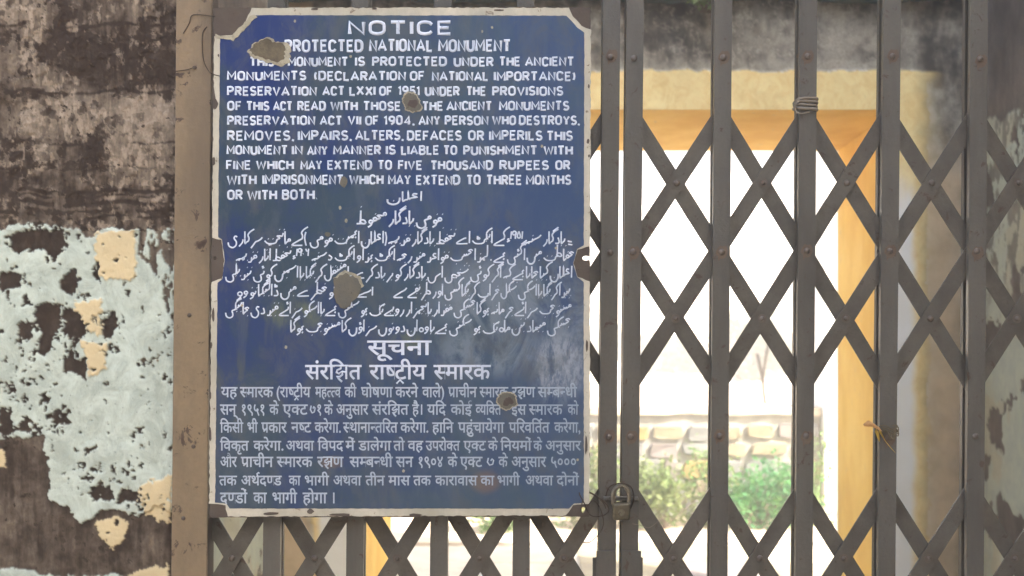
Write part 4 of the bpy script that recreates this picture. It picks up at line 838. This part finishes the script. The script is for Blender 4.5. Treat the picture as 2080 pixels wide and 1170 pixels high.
# dried flower tied to the fourth bar
fl = empty('dried_garland', gp(1806, 916), 'yellow dried flower stub knotted to a bar with dark thread', 'flower')
def petal(pts, wd, mat, name):
    bm = bmesh.new(); L = []
    for i, (x, y, d) in enumerate(pts):
        t = i / (len(pts) - 1); h = wd * math.sin(math.pi * (.15 + .8 * t)) ** .7; L.append((bm.verts.new(P(x - h * .6, y - h, d)), bm.verts.new(P(x, y, d - .003)), bm.verts.new(P(x + h * .6, y + h * .6, d))))
    for i in range(len(L) - 1):
        for k in (0, 1): bm.faces.new((L[i][k], L[i][k+1], L[i+1][k+1], L[i+1][k]))
    bmesh.ops.solidify(bm, geom=list(bm.faces), thickness=.0012)
    link(name, fin(bm), fl, mat=mat, smooth=True)
yel = worn('dried_petal', srgb(240, 216, 96), srgb(226, 190, 90), srgb(180, 140, 80), 60, 200, .8, (1, 1, 1), .3); yel2 = worn('dried_petal_pink', srgb(236, 190, 130), srgb(220, 170, 106), srgb(170, 130, 84), 60, 200, .8, (1, 1, 1), .3)
petal([(1788, 872, -.010), (1776, 866, -.014), (1764, 860, -.015), (1750, 862, -.018)], 9, yel2, 'petal')
petal([(1785, 872, -.010), (1790, 888, -.014), (1800, 902, -.016), (1813, 916, -.020)], 12, yel, 'petal')
petal([(1782, 874, -.008), (1781, 884, -.010), (1783, 895, -.014)], 9, yel, 'petal')
petal([(1770, 858, -.008), (1765, 855, -.012), (1757, 857, -.012)], 3, yel2, 'petal')
thr = worn('faded_thread', srgb(112, 100, 74), srgb(90, 80, 60), srgb(60, 52, 42), 60, 200, .9, (1, 1, 1), .3)
kn = [[P(1787 + 20 * (1 + math.cos(R(a))) + rnd.uniform(-1, 1), 868 + 5 * math.sin(R(a * 2)) + k_ * 4 + rnd.uniform(-1, 1), -.003 - .004 * math.sin(R(a))) for a in range(0, 360, 30)] for k_ in range(4)]
link('thread_knot', tubes('k', kn, 0.0009, res=1, cyc=True), fl, mat=thr, smooth=True)
link('thread_knot', tubes('k', [smoothline([P(1800, 872, -.006), P(1806, 884, -.009), P(1815, 890, -.008), P(1818, 872, -.006), P(1823, 866, -.004)], 4)], .0014, res=1), fl, mat=thr, smooth=True)

# ------------------------------------------------------------------ outside: stone wall, pier, shrubs
YW = 6.1
kW = (YW + D) / F
wallt = empty('stone_wall', Vector((.4, YW + .15, 0)), 'low rubble stone wall across the yard behind the shrubs', 'stone wall')
zt = EYE - (832 - 585) * kW
bm = bmesh.new(); box(bm, (-3.2, YW + .02, -.05), (at(1668, 0, YW).x, YW + .3, zt - .03)); link('mortar', fin(bm), wallt, mat=M['mortar'])
bm = bmesh.new()
box(bm, (-3.2, YW - .01, zt - .034), (at(1668, 0, YW).x, YW + .33, zt + .012)); bmesh.ops.subdivide_edges(bm, edges=[e for e in bm.edges if abs(e.verts[0].co.x - e.verts[1].co.x) > 1], cuts=60)
for v in bm.verts: v.co.z += rnd.uniform(-.008, .008); v.co.y += rnd.uniform(-.008, .008)
link('coping', fin(bm), wallt, mat=M['step'])
z = 0.0; row = 0; xr_end = at(1668, 0, YW).x
while z < zt - .06:
    h = min(rnd.uniform(.105, .14), zt - .045 - z)
    if h < .05: break
    x = -3.2 + rnd.uniform(0, .1)
    while x < xr_end - .05:
        wd = rnd.choice((rnd.uniform(.1, .16), rnd.uniform(.16, .3))); wd = min(wd, xr_end - x)
        if x + wd > -1.3 and wd > .07:
            bm = bmesh.new(); m_ = .006 + rnd.uniform(0, .008); hh = (h - m_ * 1.4) / 2; ww_ = (wd - m_ * 1.6) / 2; pts = []
            n = 9
            f0 = []; f1 = []
            for i in range(n):
                a = 2 * math.pi * (i + rnd.uniform(-.2, .2)) / n; ca, sa = math.cos(a), math.sin(a); e = .42
                px_, pz_ = ww_ * math.copysign(abs(ca) ** e, ca) * rnd.uniform(.88, 1.03), hh * math.copysign(abs(sa) ** e, sa) * rnd.uniform(.88, 1.03)
                f0.append(bm.verts.new((px_, .05, pz_))); f1.append(bm.verts.new((px_ * .94, -.012 - rnd.uniform(0, .012), pz_ * .92)))
            bm.faces.new(f1)
            for i in range(n): bm.faces.new((f0[i], f0[(i+1) % n], f1[(i+1) % n], f1[i]))
            st_ = link('stone', fin(bm), wallt, loc=(x + wd / 2, YW + .01 + rnd.uniform(-.012, .01), z + h / 2 + rnd.uniform(-.008, .008)), mat=rnd.choices(STONE, (7, 4, 1, 2))[0]); st_.rotation_euler.y = rnd.uniform(-.07, .07)
        x += wd
    z += h; row += 1
bm = bmesh.new(); box(bm, (at(1670, 0, YW).x, YW - .06, -.05), (4.4, YW + .4, 4.2)); bevel(bm, .012, 2)
tag(link('garden_pier', fin(bm), mat=M['whitewash']), 'whitewashed pier standing at the right end of the stone wall', 'pier')
# far white compound wall/houses
def house(x0, x1, y, h, label, openings, d=6):
    e = empty('far_house', Vector(((x0 + x1) / 2, y, 0)), label, 'house', 'pale buildings beyond the yard')
    bm = bmesh.new(); box(bm, (x0, y, -.05), (x1, y + d, h)); link('wall', fin(bm), e, mat=M['whitewash'])
    bm = bmesh.new(); box(bm, (x0 - .15, y - .15, h + .002), (x1 + .15, y + d + .15, h + .25)); link('parapet', fin(bm), e, mat=M['whitewash'])
    for (a, c, ww_, hh) in openings:
        bm = bmesh.new(); box(bm, (a, y - .06, c), (a + ww_, y - .003, c + hh)); f = link('window', fin(bm), e, mat=M['step'])
        bm = bmesh.new(); box(bm, (a + .08, y - .075, c + .08), (a + ww_ - .08, y - .0605, c + hh - .08)); link('shutter', fin(bm), f, mat=STONE[0])
    return e
house(-6, 5.2, 34, 3.7, 'long low whitewashed house far beyond the yard', [(-4, 2, 1, 1.1), (3.7, 2.3, .8, .6)])
house(4.6, 14, 40, 5.2, 'taller whitewashed house far beyond the yard at right', [(6, 1.2, 1, 1.2), (9, 1.2, 1, 1.2)])

def shrub(name, cx, cy, rx, ry, rz, n, mat, label, seed, leaf=.03, cat='shrub', z0=0.0):
    r = random.Random(seed); e = empty(name, Vector((cx, cy, z0)), label, cat, None); V_ = []; F_ = []
    clumps = [(r.gauss(0, .42) * rx, r.gauss(0, .4) * ry, abs(r.gauss(.5, .28)) * rz) for _ in range(16)]
    for i in range(n):
        c = r.choice(clumps); s = .2 * (rx + rz) / 2
        p = Vector((cx + c[0] + r.gauss(0, s * .8), cy + c[1] + r.gauss(0, s * .8), z0 + max(.02, c[2] + r.gauss(0, s * .8))))
        d = Vector((r.gauss(0, 1), r.gauss(0, 1), r.gauss(.25, .7))).normalized(); u = d.cross(Vector((r.gauss(0, 1), r.gauss(0, 1), r.gauss(0, 1)))).normalized(); nn = d.cross(u)
        L = leaf * r.uniform(.7, 1.4); wd = L * .33; b0 = len(V_)
        V_ += [p, p + d * L * .5 + u * wd + nn * L * .08, p + d * L - nn * L * .1, p + d * L * .5 - u * wd + nn * L * .08]; F_ += [(b0, b0 + 1, b0 + 2), (b0, b0 + 2, b0 + 3)]
    me = bpy.data.meshes.new('f'); me.from_pydata([tuple(v) for v in V_], [], F_); link('foliage', me, e, mat=mat)
    st = [smoothline([(cx + r.uniform(-.02, .02), cy, z0 - .01), (cx + c[0] * .4, cy + c[1] * .4, z0 + c[2] * .45), (cx + c[0], cy + c[1], z0 + c[2])], 3) for c in clumps]
    link('stems', tubes('s', st, .004, res=0), e, mat=M['bark']); return e
Ys = 5.72
sx_ = lambda px: at(px, 0, Ys).x
shrub('shrub', sx_(1350), Ys, .26, .16, .42, 1500, M['leaf_pale'], 'pale yellow green shrub in front of the stone wall beside the meeting bars', 11, .034)
shrub('shrub', sx_(1540), Ys, .30, .17, .40, 2100, M['leaf_dark'], 'denser green shrub before the stone wall between the third and fourth bars', 12, .032)
shrub('shrub', sx_(1448), Ys + .1, .14, .10, .44, 500, M['leaf'], 'small upright shrub between the pale and the dense one', 17, .03)
shrub('shrub', sx_(1215), Ys, .18, .14, .5, 900, M['leaf_pale'], 'yellow green shrub just right of the plate edge', 13, .034)
shrub('shrub', sx_(1000), Ys - .1, .2, .12, .3, 900, M['leaf'], 'low green shrub glimpsed just under the plate', 14, .03)
shrub('shrub', sx_(1660), Ys + .1, .12, .1, .42, 500, M['leaf'], 'narrow shrub at the foot of the whitewashed pier', 15, .03)
# far trees
def tree(x, y, h, cr, label, seed, n=2600):
    r = random.Random(seed); e = empty('tree', Vector((x, y, 0)), label, 'tree', 'trees beyond the yard')
    bm = bmesh.new(); bmesh.ops.create_cone(bm, cap_ends=True, segments=8, radius1=.16, radius2=.06, depth=h * .7)
    for v in bm.verts: v.co = Vector((x + v.co.x + .1 * math.sin(v.co.z), y + v.co.y, v.co.z + h * .35))
    link('trunk', fin(bm), e, mat=M['bark']); V_ = []; F_ = []
    cl = [Vector((r.gauss(0, .5) * cr, r.gauss(0, .5) * cr, h * .68 + r.gauss(0, .35) * cr)) for _ in range(26)]
    for i in range(n):
        p = Vector((x, y, 0)) + r.choice(cl) + Vector((r.gauss(0, 1), r.gauss(0, 1), r.gauss(0, .8))) * cr * .2
        d = Vector((r.gauss(0, 1), r.gauss(0, 1), r.gauss(0, 1))).normalized(); u = d.orthogonal().normalized(); L = .16 * r.uniform(.7, 1.4); b0 = len(V_)
        V_ += [p, p + d * L * .5 + u * L * .3, p + d * L, p + d * L * .5 - u * L * .3]; F_ += [(b0, b0 + 1, b0 + 2, b0 + 3)]
    me = bpy.data.meshes.new('f'); me.from_pydata([tuple(v) for v in V_], [], F_); link('crown', me, e, mat=M['leaf_pale'])
M['dim'] = leafmat('bush_green', (.1, .12, .05, 1), (.14, .15, .07, 1))
for i, (px, Yb, h_) in enumerate(((1330, 20, .55), (1500, 18, .95), (1640, 21, .55), (1560, 26, .6), (1240, 24, .5))):
    shrub('bush', at(px, 0, Yb).x, Yb, .9, .5, h_, 1500, M['dim'], ['low bush far beyond the wall seen in the first bay right of the meeting bars', 'rounder bush beyond the wall in the second bay', 'bush beyond the wall next to the whitewashed pier', 'farthest bush between the second and third bars', 'faint bush behind the meeting bars'][i], 30 + i, .12)
for i, px in enumerate((1555,)):
    q = at(px, 0, 7.4); tag(link('dry_stem', tubes('d', [smoothline([(q.x, 7.4, -.01), (q.x + .01, 7.4, .5), (q.x - .02, 7.4, .8), (q.x + .03, 7.4, 1.12)], 4), smoothline([(q.x - .02, 7.4, .8), (q.x - .06, 7.42, 1.0)], 3)], .012, res=1), mat=M['bark']), 'thin dry stem standing up behind the stone wall', 'plant')
# creeper sprig over the beam
shrub('creeper_sprig', at(1432, 0, YI - .12).x, YI - .12, .05, .03, .07, 260, M['leaf_pale'], 'small sunlit creeper sprig hanging over the top of the stained wall', 16, .03, 'creeper', 2.412)

# scattering air added to stand in for glare from the bright opening
bm = bmesh.new(); box(bm, (-30, -12, -1), (40, 52, 9.5)); hz = link('glare_haze', fin(bm)); tag(hz, kind='stuff')
hm = bpy.data.materials.new('glare_haze'); hm.use_nodes = True; hm.node_tree.nodes.clear()
o_ = hm.node_tree.nodes.new('ShaderNodeOutputMaterial'); v_ = hm.node_tree.nodes.new('ShaderNodeVolumePrincipled'); v_.inputs['Density'].default_value = .025; v_.inputs['Color'].default_value = (.96, .97, 1, 1); v_.inputs['Anisotropy'].default_value = .75
hm.node_tree.links.new(v_.outputs[0], o_.inputs['Volume']); hz.data.materials.append(hm)
